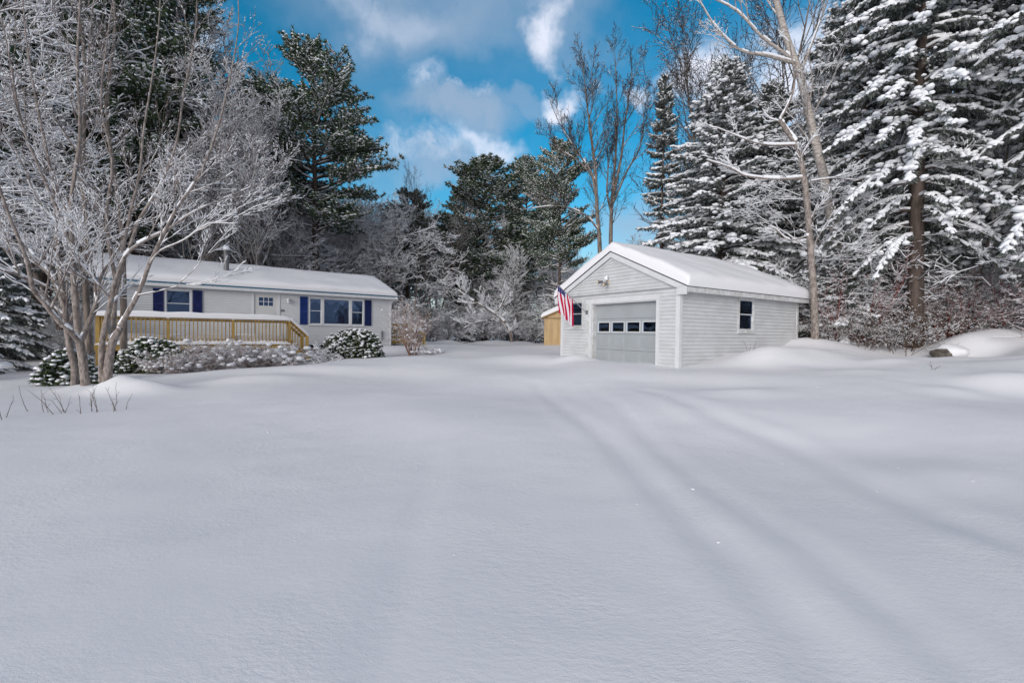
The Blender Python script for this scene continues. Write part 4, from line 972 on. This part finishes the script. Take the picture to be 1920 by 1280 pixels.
STEMS={"A":[[[-10.88,11.4,-0.11,0.1],[-10.9,11.35,0.6,0.093],[-10.93,11.3,1.1,0.086]],[[-10.93,11.3,1.1,0.066],[-10.97,11.11,1.38,0.061],[-11.11,10.92,1.67,0.055],[-11.24,10.73,2.08,0.051],[-11.29,10.54,2.37,0.046],[-11.24,10.36,3.01,0.04],[-11.18,10.17,3.4,0.035],[-11.24,9.98,4.01,0.03],[-11.31,9.79,4.77,0.025],[-11.54,9.6,5.71,0.019]],[[-11.85,11.0,2.62,0.043],[-11.91,10.73,2.76,0.035],[-11.99,10.47,2.83,0.028],[-12.41,10.2,3.21,0.019]],[[-10.93,11.3,1.1,0.066],[-10.92,11.5,1.55,0.063],[-10.89,11.7,2.11,0.059],[-11.08,11.9,2.62,0.055]],[[-11.08,11.9,2.62,0.043],[-11.27,11.99,3.12,0.039],[-11.45,12.07,3.85,0.034],[-11.6,12.16,4.87,0.029],[-11.82,12.24,6.19,0.025],[-11.75,12.33,7.82,0.02],[-11.68,12.41,9.6,0.017],[-11.6,12.5,11.11,0.012]],[[-11.08,11.9,2.62,0.04],[-10.92,12.04,3.14,0.034],[-10.61,12.18,3.81,0.029],[-10.26,12.32,4.5,0.023],[-9.81,12.46,5.72,0.017],[-9.63,12.6,7.1,0.012]],[[-11.08,11.9,2.62,0.035],[-11.08,11.6,2.75,0.029],[-11.02,11.3,2.86,0.022],[-11.02,11.0,3.11,0.016]],[[-11.48,11.7,-0.11,0.085],[-11.48,11.72,0.43,0.077],[-11.64,11.74,1.03,0.07],[-11.8,11.77,2.01,0.062],[-12.0,11.79,2.52,0.055],[-12.19,11.81,2.87,0.047],[-12.56,11.83,3.27,0.04],[-12.87,11.86,3.62,0.032],[-13.31,11.88,4.21,0.024],[-14.04,11.9,5.05,0.017]],[[-11.26,11.6,1.31,0.078],[-11.35,11.6,2.35,0.069],[-11.42,11.6,3.55,0.06],[-11.44,11.6,4.71,0.05],[-11.2,11.6,6.49,0.04],[-11.26,11.6,8.26,0.031],[-11.18,11.6,9.88,0.022],[-11.24,11.6,10.95,0.013]],[[-11.83,11.8,2.11,0.063],[-11.99,11.87,2.88,0.054],[-12.13,11.93,3.6,0.045],[-12.3,12.0,5.24,0.037],[-12.79,12.07,7.38,0.029],[-13.13,12.13,9.11,0.02],[-13.34,12.2,10.86,0.011]],[[-11.4,11.6,3.48,0.047],[-11.6,11.44,4.39,0.04],[-11.83,11.28,5.28,0.033],[-12.18,11.12,6.53,0.026],[-12.25,10.96,7.86,0.018],[-12.32,10.8,9.02,0.012]]],"B":[[[-10.08,11.1,0.07,0.1],[-9.96,11.1,1.03,0.086],[-9.74,11.1,1.49,0.07]],[[-9.74,11.1,1.53,0.053],[-9.22,11.02,2.35,0.049],[-8.87,10.94,3.08,0.043],[-8.48,10.87,3.77,0.039],[-8.12,10.79,4.33,0.033],[-7.48,10.71,5.2,0.028],[-7.05,10.63,6.12,0.023],[-6.69,10.56,7.32,0.017],[-6.43,10.48,8.63,0.013],[-6.47,10.4,9.78,0.008]],[[-10.2,11.1,0.15,0.07],[-10.2,11.12,1.16,0.063],[-10.04,11.15,2.02,0.055],[-9.92,11.18,2.69,0.046],[-9.57,11.2,3.44,0.04],[-8.68,11.22,3.96,0.03],[-8.07,11.25,4.39,0.023],[-7.28,11.28,4.78,0.015],[-6.42,11.3,5.16,0.007]],[[-10.09,11.3,1.15,0.059],[-10.11,11.38,2.29,0.053],[-10.05,11.46,2.94,0.048],[-10.03,11.53,3.59,0.042],[-9.92,11.61,4.46,0.036],[-9.73,11.69,5.59,0.031],[-9.69,11.77,6.72,0.025],[-9.47,11.84,8.43,0.02],[-9.39,11.92,9.86,0.014],[-9.45,12.0,11.03,0.008]],[[-9.71,11.3,3.42,0.043],[-9.34,11.22,4.23,0.038],[-8.77,11.13,5.01,0.032],[-8.31,11.05,6.03,0.027],[-8.05,10.97,7.28,0.02],[-7.73,10.88,8.51,0.015],[-7.61,10.8,9.71,0.009]],[[-10.12,11.4,2.71,0.047],[-10.35,11.48,3.61,0.04],[-10.49,11.57,4.44,0.035],[-10.42,11.65,5.84,0.029],[-10.77,11.73,7.24,0.023],[-10.7,11.82,8.94,0.017],[-10.56,11.9,10.38,0.012]],[[-8.75,10.8,3.06,0.019],[-8.35,10.6,3.33,0.017],[-7.64,10.4,3.55,0.013],[-6.94,10.2,3.88,0.009],[-6.21,10.0,3.85,0.007]],[[-9.12,10.9,2.3,0.014],[-8.45,10.72,2.4,0.012],[-7.81,10.55,2.52,0.009],[-7.25,10.38,2.53,0.007],[-6.68,10.2,2.68,0.007]]],"C":[[[-12.12,12.8,0.76,0.083],[-12.21,12.8,2.55,0.073],[-12.22,12.8,4.14,0.064],[-12.28,12.8,6.26,0.054],[-12.2,12.8,8.51,0.045],[-12.34,12.8,10.74,0.035],[-12.33,12.8,11.93,0.025]],[[-11.22,12.9,0.88,0.089],[-11.25,12.94,1.88,0.081],[-11.31,12.99,3.27,0.071],[-11.38,13.03,4.36,0.062],[-11.61,13.07,5.91,0.053],[-11.88,13.11,7.92,0.044],[-11.68,13.16,10.1,0.035],[-11.79,13.2,11.96,0.025]]],"birch":[[[13.18,17.5,2.19,0.21],[13.01,17.5,3.79,0.198],[12.8,17.5,4.72,0.186],[12.38,17.5,6.25,0.173],[12.03,17.5,7.77,0.161],[11.46,17.5,9.92,0.149],[11.02,17.5,11.61,0.137],[10.45,17.5,13.06,0.124],[10.02,17.5,14.5,0.112],[9.46,17.5,16.31,0.1]],[[10.9,17.5,12.06,0.07],[9.55,17.12,12.12,0.058],[8.35,16.75,12.07,0.045],[7.28,16.38,12.59,0.033],[6.43,16.0,13.35,0.02]],[[10.69,17.5,12.26,0.07],[9.36,17.17,12.84,0.053],[8.16,16.83,13.59,0.037],[6.82,16.5,13.91,0.02]],[[12.2,17.5,7.77,0.05],[12.94,17.75,8.5,0.033],[14.39,18.0,8.93,0.015]],[[11.02,17.5,11.61,0.06],[11.76,17.75,13.46,0.04],[12.52,18.0,15.31,0.02]]],"thin":[[[10.71,15.8,1.35,0.13],[10.7,15.8,2.01,0.121],[10.61,15.8,3.23,0.113],[10.48,15.8,4.54,0.104],[10.26,15.8,6.59,0.096],[9.94,15.8,8.06,0.087],[9.53,15.8,8.72,0.079],[9.28,15.8,9.09,0.07]],[[9.28,15.8,9.09,0.05],[9.56,15.73,9.71,0.04],[9.68,15.67,10.41,0.03],[9.43,15.6,11.64,0.02]],[[10.13,15.8,7.09,0.055],[9.17,15.6,6.96,0.046],[7.96,15.4,6.98,0.037],[7.31,15.2,7.17,0.029],[6.41,15.0,7.35,0.02]],[[9.94,15.8,8.23,0.045],[8.78,15.6,8.13,0.035],[7.93,15.4,8.21,0.025],[6.83,15.2,8.5,0.015]],[[10.47,15.8,5.1,0.035],[9.64,15.67,4.88,0.028],[9.08,15.53,5.21,0.022],[8.73,15.4,5.27,0.015]],[[10.42,15.8,6.97,0.03],[11.2,15.85,7.09,0.021],[12.18,15.9,7.06,0.012]]],"fallen":[[[0.0,33.0,0.88,0.12],[-0.2,32.6,1.67,0.104],[-0.79,32.2,2.5,0.088],[-1.74,31.8,3.16,0.072],[-3.03,31.4,3.87,0.056],[-3.74,31.0,4.38,0.04]],[[-0.81,33.0,2.53,0.05],[-1.56,32.33,2.42,0.04],[-2.66,31.67,2.2,0.03],[-3.34,31.0,1.8,0.02]],[[-1.36,32.0,2.87,0.04],[-0.6,31.5,3.53,0.03],[-0.34,31.0,4.06,0.02]]],"mapA":[[[5.42,27.0,1.0,0.17],[5.3,27.0,4.28,0.149],[5.18,27.0,7.13,0.127],[4.99,27.0,9.11,0.106],[4.86,27.0,11.31,0.084],[4.6,27.0,13.24,0.063],[4.28,27.0,15.33,0.041],[3.98,27.0,17.94,0.02]],[[4.99,27.0,9.34,0.08],[4.64,26.86,11.03,0.067],[4.07,26.72,11.82,0.054],[3.4,26.58,12.64,0.041],[2.61,26.44,13.84,0.028],[2.02,26.3,15.03,0.015]],[[4.64,27.0,12.83,0.06],[4.45,27.17,14.3,0.045],[4.72,27.33,15.5,0.03],[4.62,27.5,17.58,0.015]],[[5.08,27.0,7.8,0.06],[4.21,26.5,8.52,0.047],[2.64,26.0,8.89,0.033],[0.51,25.5,8.51,0.02]],[[4.87,27.0,10.73,0.055],[3.84,26.67,11.71,0.042],[2.94,26.33,12.09,0.028],[2.03,26.0,12.68,0.015]]],"mapB":[[[6.17,27.8,1.0,0.16],[6.08,27.8,4.38,0.14],[6.03,27.8,7.54,0.12],[6.06,27.8,9.58,0.1],[6.19,27.8,11.61,0.08],[6.28,27.8,13.61,0.06],[6.28,27.8,15.53,0.04],[6.09,27.8,18.62,0.02]],[[6.09,27.8,9.81,0.09],[6.63,27.93,12.55,0.071],[6.82,28.05,14.51,0.052],[7.09,28.18,16.29,0.034],[7.32,28.3,18.28,0.015]],[[6.09,27.8,9.48,0.07],[6.93,27.6,11.55,0.056],[7.51,27.4,12.58,0.043],[7.77,27.2,14.14,0.029],[7.56,27.0,15.69,0.015]],[[6.03,27.8,8.99,0.07],[5.76,27.85,10.31,0.056],[5.81,27.9,11.64,0.043],[5.73,27.95,13.24,0.029],[5.38,28.0,14.7,0.015]]]}
def zat(x,y,s=.12): return g1(x,y)-s
USED=set()
def plant(proto,x,y,h=None,label='',group=None,w=1.0,rz=None,z=None):
    sc=(h/proto['h']) if h else 1.0
    rz=random.uniform(0,6.283) if rz is None else rz
    loc=(x,y,zat(x,y) if z is None else z); s=(sc*w,sc*w,sc)
    if proto.name not in USED:
        USED.add(proto.name); proto.location=loc; proto.rotation_euler=(0,0,rz); proto.scale=s; proto['label']=label
        if group: proto['group']=group
        return proto
    return dup(proto,loc,rz,s,label,group)
HEAVY=dict(BARE)
MAPLE=dict(BARE,n=[16,9,7,5,4],up=[.02,.11,.08,.05,.03],ang=[(22,42),(18,38),(20,42),(25,50),(25,50)],kids=[1.6,1.05,.85,.6,0],len=[(.36,.46),(.42,.58),(.42,.6),(.45,.65),(.5,.7)],start=[.28,.2,.15,.15,.2])
ARCH=dict(BARE,n=[10,7,6,5,4],wob=[.08,.12,.15,.15,.2],up=[-.01,-.03,-.03,-.02,0],start=[.15,.2,.2,.2,.2],kids=[2.2,1.5,1.4,1.0,0],ang=[(30,75),(30,60),(25,60),(25,55),(25,50)])
# --- prototypes
pS1=spruce_proto('spruce_tree',13,.19,3.8,21,lowz=.9,snowk=1.2,blob=.6)
pS2=spruce_proto('spruce_tree',13,.17,3.1,22,lowz=.5,whorl=.3)
pS3=spruce_proto('spruce_tree',15,.14,2.3,23,lowz=1.2,whorl=.42,nb=5,snowk=.8,blob=.15,droop=.45,gap=.15)
pS4=spruce_proto('spruce_tree',18,.23,3.2,24,lowz=3.4,whorl=.36,nb=7,snowk=1.05,twl=.30,blob=.75,droop=.85,nk=8,shape=.5,gap=.12)
pS5=spruce_proto('young_spruce',4,.06,1.5,25,lowz=.15,whorl=.22,nb=6,snowk=.9,twl=.32,blob=.3)
pP1=pine_proto('pine_tree',22,.34,31,low=.40,spread=.20,nbr=112,snowk=.95,dead=26)
pP2=pine_proto('pine_tree',20,.28,32,low=.38,spread=.225,nbr=95,snowk=.95,dead=22)
pP3=pine_proto('pine_tree',22,.30,33,low=.22,spread=.19,nbr=110,snowk=.8,dead=20)
pM1=bare_proto('bare_maple',17,.17,41,MAPLE,fork=2,twig='twig_bare',sr=.6,smin=.004,keep=.45)
pM2=bare_proto('bare_maple',17,.17,42,MAPLE,fork=3,twig='twig_bare',sr=.6,smin=.004,keep=.45)
pB1=bare_proto('bare_tree',14,.12,51,BARE,smin=.018,keep=1.0)
pB2=bare_proto('bare_tree',14,.11,52,BARE,lean=.12,smin=.018,keep=1.0)
pB3=bare_proto('bare_tree',15,.13,53,dict(ARCH,kids=[1.8,1.2,1.0,.6,0]),smin=.024,keep=1.0)
pBi=bare_proto('birch_tree',15,.15,54,dict(MAPLE,kids=[1.7,1.1,.9,.6,0]),fork=2,bark='birch_bark',smin=.012)
pU1=brush_proto('underbrush',3.2,9,61,'twig',.9,1.35,cat='brush')
pU2=brush_proto('underbrush',2.6,10,62,'twig',1.1,1.5,cat='brush')
pU3=brush_proto('underbrush',3.6,7,63,'twig',.6,1.1,arch=.0,cat='brush')
pUr=brush_proto('red_brush',2.4,9,64,'twig_red',.8,.35,arch=.0,cat='brush',keep=.6)
# --- trees that can be told apart
T=NM
def pn(k,proto,label,w=1.0,rz=None): x,y,h=T[k]; return plant(proto,x,y,h,label,None,w,rz)
pn('pine_big',pP1,'tall dark green pine rising right behind the middle of the white house',1.12,1.0)
pn('pine_mid',pP3,'broad snow-dusted pine in the gap between house and garage',1.7,.4)
pn('pine_mid2',pP2,'deep green pine squeezed between the broad gap pine and the tall maples',.8,2.)
pn('pine_right',pP2,'dark-topped pine just left of the tall bare maples behind the garage',.72,3.)
pn('pine_low',pP1,'low rounded pine just past the right end of the house',1.15,2.2)
pn('pine_gap',pP3,'slim dark pine between the small silhouetted leafless tree and the broad gap pine',1.0,5.)
pn('maple_mid',pM1,'small leafless tree silhouetted on the sky left of the broad gap pine',.7,.5)
pn('spruce_thin',pS3,'thin pointed spruce standing alone against blue sky behind the garage',.95,1.)
pn('spruce_big',pS1,'wide snow-covered spruce directly behind the garage roof',1.25,.8)
pn('spruce_big2',pS2,'snow-covered spruce behind the rear corner of the garage',1.15,2.8)
pn('bare_top',pM2,'tall leafless tree whose fan of branches shows above the wide spruce',1.35,.3)
pn('maple_br',pM1,'tall leafless tree behind the leaning birch at upper right',1.25,2.3)
pn('spruce_r1',pS4,'big snow-laden spruce with thick dark trunk left of the boulder',.95,.5)
pn('spruce_r2',pS4,'snow-laden spruce close behind the leaning white birch',.95,2.6)
pn('spruce_r3',pS4,'nearest huge spruce with drooping snow pads at the right edge',1.0,4.4)
pn('spruce_r4',pS2,'tall spruce deep in the woods beyond the boulder',1.,1.4)
pn('spruce_r5',pS1,'tall spruce deep in the woods right of the garage',1.,5.0)
pn('birch_l',pBi,'pale-barked birch spreading upward behind the stovepipe of the house',1.,.8)
for k,pr,l in (('pine_l1',pP3,'dusky pine left of the tall pine behind the house roof'),('pine_l2',pP1,'dark pine towering over the left end of the house'),('pine_l3',pP3,'dark pine behind the multi-stemmed tree at the left'),
   ('pine_l4',pP2,'dark pine at the upper left corner of the woods'),('pine_l5',pP1,'dark pine at the far left edge of the woods')): pn(k,pr,l,.92)
plant(pS5,-18.0,15.5,4.6,'young snowy spruce between the left shrubs and the dark woods')
plant(pS5,-21.5,18.5,6.0,'taller young spruce at the left edge of the woods')
for x,y,h,l in ((12.6,17.0,3.6,'young snowy spruce just right of the garage rear corner'),(14.4,17.2,4.2,'bushy young spruce at the foot of the leaning birch'),(11.6,17.4,2.6,'smallest young spruce touching the garage rear corner'),(16.6,18.6,3.8,'bushy young spruce between the birch and the boulder')):
    plant(pS5,x,y,h,l,None,1.15)
# --- hand shaped stems
FG_=dict(BARE,n=[8,9,7,5,4],wob=[.05,.06,.07,.09,.1],up=[.02,.05,.05,.04,.03],start=[.2,.15,.2,.2,.2],kids=[1,.85,.6,.4,0],ang=[(18,38)]*5,len=[(.4,.5),(.42,.62),(.42,.62),(.5,.7),(.5,.7)],rr=.6,rmin=.0045,minz=-.05)
stem_tree('multi_stem_tree',STEMS['A'],'snow-lined tree whose low trunk forks wide, left one of the front pair',FG_,101,ztop=(3.5,6.5),kid=.75,klen=(1.5,3.1),smin=.0065,sr=1.1)
stem_tree('multi_stem_tree',STEMS['B'],'snow-lined tree with twisted twin trunks, right one of the front pair',FG_,102,ztop=(3.5,6.5),kid=.55,klen=(1.2,2.3),smin=.0065,sr=1.1)
for i,(p_,l) in enumerate(zip(STEMS['C'],('slim upright tree just behind the left forking tree','rough-barked upright tree just behind the twisted twin trunks'))):
    stem_tree('upright_tree',[p_],l,FG_,110+i,kid=.55,klen=(1.5,2.8),start=.3,smin=.0065,ztop=(3.5,6.5),bark='bark')
stem_tree('leaning_birch',STEMS['birch'],'white-barked birch leaning left above the garage roof end',FG_,121,bark='birch_bark',kid=.55,klen=(1.6,3.2),start=.5,smin=.007,keep=.8)
stem_tree('slender_tree',STEMS['thin'],'slender brown trunk with level snowy limbs beside the garage rear corner',FG_,122,bark='bark_grey',kid=.5,klen=(.8,1.6),start=.35,smin=.010,sr=1.3)
MP=dict(BARE,n=[8,9,7,5,4],wob=[.05,.06,.08,.1,.1],up=[.02,.06,.05,.04,.03],start=[.2,.1,.15,.2,.2],kids=[1,1.1,.8,.5,0],ang=[(18,38)]*5,rr=.6,rmin=.009,minz=-.05)
stem_tree('bare_maple',STEMS['mapA'],'left one of two tall leafless maples behind the garage peak',MP,131,bark='bark',twig='twig_bare',kid=.75,klen=(1.3,3.0),start=.3,smin=.006,keep=.5,ztop=(7,10))
stem_tree('bare_maple',STEMS['mapB'],'right one of two tall leafless maples behind the garage peak',MP,132,bark='bark',twig='twig_bare',kid=.75,klen=(1.3,3.0),start=.3,smin=.006,keep=.5,ztop=(7,10))
stem_tree('arched_tree',STEMS['fallen'],'snow-plastered tree bowed over left at the far woods edge',FG_,123,bark='bark',kid=1.0,klen=(.8,1.8),start=.1,smin=.022,sr=1.2)
# --- woods fill
def hcoord(x,y): d=np.array([x,y,0])-H0; return d@HA,d@HB
def gcoord(x,y): d=np.array([x,y,0])-G0; return d@GA,d@(-GB)
EDGE=[(-34,6),(-24,11),(-21.5,16),(-20.5,21),(-17,24.5),(-13.5,31),(-9,38),(-5,41),(5,42),(8,34),(9,25),(10.2,19),(13,17.4),(16,17),(18.6,15.8),(19.5,12),(18,8),(24,4)]
def inwoods(x,y,m=0):
    # beyond the edge polyline: test by angle
    a=math.atan2(x,y)
    for (x0,y0),(x1,y1) in zip(EDGE[:-1],EDGE[1:]):
        a0,a1=math.atan2(x0,y0),math.atan2(x1,y1)
        if min(a0,a1)<=a<=max(a0,a1):
            t=(a-a0)/(a1-a0+1e-9); r=math.hypot(x0,y0)*(1-t)+math.hypot(x1,y1)*t
            return math.hypot(x,y)-r>=m
    return abs(a)>.9 and math.hypot(x,y)>22
def blocked(x,y):
    a,b=hcoord(x,y)
    if -3.6<a<13.6 and -8.2<b<5: return True
    a,b=gcoord(x,y)
    if -1<a<6.2 and -8<b<2: return True
    return math.hypot(x-2.05-1.3,y-29.8)<2.6
def scatter(n,rmin,rmax,minsp,a0=-.98,a1=.98,seed=1,margin=0,pts=None):
    r_=random.Random(seed); out=[]; tries=0
    allp=pts if pts is not None else []
    while len(out)<n and tries<n*60:
        tries+=1; a=r_.uniform(a0,a1); r=math.sqrt(r_.uniform(rmin**2,rmax**2)); x,y=math.sin(a)*r,math.cos(a)*r
        if not inwoods(x,y,margin) or blocked(x,y): continue
        if any((x-p[0])**2+(y-p[1])**2<minsp**2 for p in allp): continue
        out.append((x,y)); allp.append((x,y))
    return out
big=[(v[0],v[1]) for v in NM.values()]
def zone(x,y):
    a=math.atan2(x,y)
    return 0 if a<-.60 else 1 if a<-.18 else 2 if a<.16 else 3
ZN=['at the left of the white house','behind the white house roof','beyond the gap between house and garage','behind and right of the garage']
random.seed(5)
pts=list(big)
def topcap(x,y,h):  # keep the sky gap between the house and the garage open
    a=math.atan2(x,y); r=math.hypot(x,y)
    if -.28<a<.45: 
        lim=(.235 if a<-.12 else .17) if a<.16 else .13
        if a>.26: lim=.19
        return min(h,r*lim+1.0)
    if -.53<a<=-.28: return min(h,r*.235+1)
    return h
LM=[(100,'at the far left edge'),(240,'behind the forking front trees'),(330,'above the left house window'),(460,'around the stovepipe'),(560,'above the house door'),(740,'above the triple window'),(860,'just right of the house'),(960,'around the bowed snowy tree'),(1050,'left of the shed'),(1200,'above the garage gable'),(1400,'above the garage roof'),(1530,'above the garage rear corner'),(1700,'between leaning birch and boulder'),(9999,'beyond the boulder')]
def where(x,y):
    u=960+837.6*x/y
    for lim,t in LM:
        if u<lim: return t
def lab(pre,x,y,h,hs):
    r=math.hypot(x,y); w_=where(x,y)
    row='front row' if inwoods(x,y) and not inwoods(x,y,4) else 'second row' if not inwoods(x,y,11) else 'deepest row'
    sz='short' if h<hs[0] else 'tall' if h>hs[1] else 'mid-height'
    return '%s %s, %s, %s'%(sz,pre,row,w_)
KD={'a':'snow-lined leafless tree','b':'slim leaning leafless tree','c':'arching snow-plastered leafless tree','d':'pale-barked snow-lined birch'}
def bare(n,a0,a1,seed,lo,hi,margin,pr_list,rmax=62):
    for i,(x,y) in enumerate(scatter(n,16,rmax,1.7,a0,a1,seed,margin,pts)):
        z_=zone(x,y); h=topcap(x,y,random.uniform(lo,hi)); k=random.choice(pr_list)
        pr={'a':pB1,'b':pB2,'c':pB3,'d':pBi}[k]
        plant(pr,x,y,h,lab(KD[k],x,y,h,(8,13)),'%s %s'%({'a':'leafless trees','b':'slim leaning leafless trees','c':'arching leafless trees','d':'pale birches'}[k],ZN[z_]),1.12)
bare(86,-.98,-.2,3,10,20,1.0,'abcabcd')
bare(66,-.2,.98,4,8,15,.8,'abc')
bare(56,-.98,.98,23,5,9,.2,'ccb',48)
bare(30,-.5,.16,33,11,16,1.5,'abd',52)
bare(12,.60,.95,34,11,16,.8,'abb',32)
for i,(x,y) in enumerate(scatter(7,28,60,2.6,-.98,-.74,13,4.0,pts)):
    z_=zone(x,y); h=topcap(x,y,random.uniform(17,25)); plant(random.choice([pP1,pP3,pP2]),x,y,h,lab('dark pine',x,y,h,(18,22)),'dark pines %s'%ZN[z_],1.0)
for i,(x,y) in enumerate(scatter(46,18,60,2.4,-.98,.98,14,1.5,pts)):
    z_=zone(x,y); h=topcap(x,y,random.uniform(6,13)); plant(random.choice([pS1,pS2,pS3]),x,y,h,lab('snowy spruce',x,y,h,(7,10.5)),'snowy spruces %s'%ZN[z_],1.0)
bp=[]
for i,(x,y) in enumerate(scatter(250,15,56,1.1,-.98,.98,15,-.3,bp)):
    if inwoods(x,y,11): continue
    z_=zone(x,y); h=random.uniform(2.2,4.4); plant(random.choice([pU1,pU2,pU3,pU1]),x,y,h,lab('snowy tangle of brush',x,y,h,(2.8,3.6)),'brush %s'%ZN[z_],1.2)
for i,(x,y) in enumerate(scatter(20,14,24,1.0,.62,.96,16,-1.0,bp)):
    h=random.uniform(1.8,3.2); plant(pUr,x,y,h,lab('reddish-stemmed brush',x,y,h,(2.1,2.7)),'reddish brush near the boulder',1.2)
# --- shrubs by the house
def zz(x,y): return g1(x,y)-.03
for (x,y,rx,ry,h,n,sd,l) in ((-12.6,12.7,.62,.6,1.0,620,1,'small round snow-dusted evergreen shrub left of the forked trunks'),(-13.0,16.2,1.15,1.0,1.25,1500,2,'dark-leaved snow-dusted evergreen shrub at the left part of the deck'),
        (-6.75,19.2,1.25,1.0,1.22,1700,3,'large glossy-leaved snow-dusted evergreen shrub under the triple window')):
    rhodo('evergreen_shrub',(x,y,zz(x,y)),rx,ry,h,n,sd,l)
q1=brush_proto('spirea_shrub',1.15,30,71,'twig_tan',1.1,.5,balls=90,ball=.075,maxl=3,r=.010,rmin=.0045,keep=.3)
plant(q1,-11.3,16.6,1.25,'pinkish-brown twiggy shrub dotted with snow balls in front of the deck',None,1.25,z=zz(-11.3,16.6))
plant(q1,-10.0,17.1,1.0,'low twiggy shrub with snow balls in front of the middle deck post',None,1.2,z=zz(-10.0,17.1))
plant(q1,-12.0,15.5,.85,'lowest twiggy shrub capped with snow in front of the dark evergreen',None,1.2,z=zz(-12.0,15.5))
q2=brush_proto('hydrangea',.8,18,72,'twig_tan',1.0,.6,keep=.5,balls=60,ball=.10,maxl=2,r=.010)
plant(q2,-8.75,17.7,.9,'low hydrangea heaped with round snow puffs by the deck stairs',None,1.35,z=zz(-8.75,17.7))
plant(q2,-9.5,17.3,.8,'small hydrangea with snow puffs just left of the one by the stairs',None,1.1,z=zz(-9.5,17.3))
q3=brush_proto('bent_shrub',1.0,14,73,'twig',1.4,1.3,arch=-.08,maxl=2,r=.012)
plant(q3,-7.75,18.0,.8,'bent leafless shrub sprawling right of the deck stairs',None,1.3,z=zz(-7.75,18.0))
q4=brush_proto('lilac_bush',2.4,12,74,'twig_tan',.62,.3,keep=.4,arch=.01,maxl=3,r=.03,balls=50,ball=.05)
plant(q4,-4.75,21.3,2.35,'leafless tan bush standing at the right end of the house',None,1.0,z=zz(-4.75,21.3))
q5=brush_proto('low_twig_shrub',.5,12,75,'twig',1.2,1.4,balls=30,ball=.06,maxl=1,r=.01)
plant(q5,-4.0,21.6,.5,'tiny snow-buried shrub right of the tan bush',None,1.6,z=zz(-4.0,21.6))
plant(q2,-17.4,12.6,1.2,'snowy low bush at the far left edge of the yard',None,1.8,z=zz(-17.4,12.6))
# right-hand twiggy scrub in front of the woods
q6=brush_proto('bare_scrub',1.6,9,76,'stalk',.8,.35,arch=-.01,maxl=2,r=.010,keep=.35)
for x,y,h,l in ((12.2,15.4,1.3,'thin dark scrub between the garage rear corner and the woods'),(13.0,14.9,1.5,'thin dark scrub growing just left of the boulder'),(11.4,15.9,.9,'lowest dark scrub close to the garage rear corner'),(13.7,15.4,1.7,'thin dark scrub behind the boulder')):
    plant(q6,x,y,h,l,None,1.2,z=zz(x,y))
# dried stalks at left
def stalks(n,x,y,sx,h,seed,label,name='dried_stalks'):
    rr=np.random.RandomState(seed); g=Geo(); z=g1(x,y)
    for i in range(n):
        a=x+rr.normal(0,sx); b=y+rr.normal(0,sx*.4); p=np.array([a,b,g1(a,b)-.05]); d=np.array([rr.normal(-.12,.25),rr.normal(0,.15),1.]); L=h*(.5+.7*rr.rand()); m=6
        for k in range(m):
            d=unit(d+rr.normal(0,.10,3)*np.array([1,1,.2])); q=p+d*L/m; tubes(g,[p],[q],.0055*(1-.1*k),.0055*(1-.1*(k+1)),4,'stalk')
            if rr.rand()<.25: tubes(g,[q],[q+unit(d+rr.normal(0,.6,3))*.10],.003,.002,3,'stalk')
            p=q
    ob=g.build(name,None,(x,y,z)); tag(ob,label,'stalks')
stalks(5,-9.0,7.6,.25,.5,1,'few dark dry stalks poking through snow at the far left edge')
stalks(8,-8.55,8.35,.22,.62,2,'cluster of bent dry stalks in the snow below the small round shrub')
stalks(9,-7.95,8.5,.22,.48,3,'cluster of dry stalks in the snow below the forked trunks')
stalks(2,9.45,10.0,.05,.22,4,'single short dark twig sticking out of snow below the boulder','twig')
stalks(3,6.9,12.9,.12,.3,5,'short dry twigs poking from the snow heap beside the garage wall','twig')
# long drooping twig over the boulder
def freebranch(pts,r,label,name,m='twig'):
    C=cr([(*p,r) for p in pts],5); g=Geo(); tubes(g,C[:-1,:3],C[1:,:3],r,r*.8,5,m); gs=Geo()
    up=np.array([0,0,r*1.1]); tubes(gs,C[:-1,:3]+up,C[1:,:3]+up,r*.9+.004,r*.9+.003,4,'tree_snow')
    root=thing(name,label,'branch',tuple(pts[0])); ORG[root.name]=tuple(pts[0]); g.build('stem',root); gs.build('snow',root)
freebranch([(14.6,13.6,g1(14.6,13.6)+.35),(15.2,13.5,g1(15.2,13.5)+.22),(15.9,13.6,g1(15.9,13.6)+.3),(16.8,14.2,g1(16.8,14.2)+.6)],.008,'thin bare twig bent over the snow bank at the right','bent_twig','stalk')
for pr in (pS1,pS2,pS3,pS4,pS5,pP1,pP2,pP3,pM1,pM2,pB1,pB2,pB3,pBi,pU1,pU2,pU3,pUr,q1,q2,q3,q4,q5,q6):
    if pr.name not in USED: print('UNUSED',pr.name); pr.location=(0,-400,0)
byl={}
for o in bpy.data.objects:
    if o.parent is None and 'label' in o: byl.setdefault(o['label'],[]).append(o)
ORD=['leftmost','second from left','third from left','fourth from left','fifth from left','sixth from left']+[q+' from left' for q in 'seventh eighth ninth tenth eleventh twelfth thirteenth fourteenth'.split()]
for l,os_ in byl.items():
    if 1<len(os_)<=14:
        os_.sort(key=lambda o:math.atan2(o.location.x,o.location.y))
        for i,o in enumerate(os_):
            n_=l+', '+ORD[i]
            if len(n_.replace(',','').split())<=16: o['label']=n_
for o in bpy.data.objects:
    if 'h' in o: del o['h']
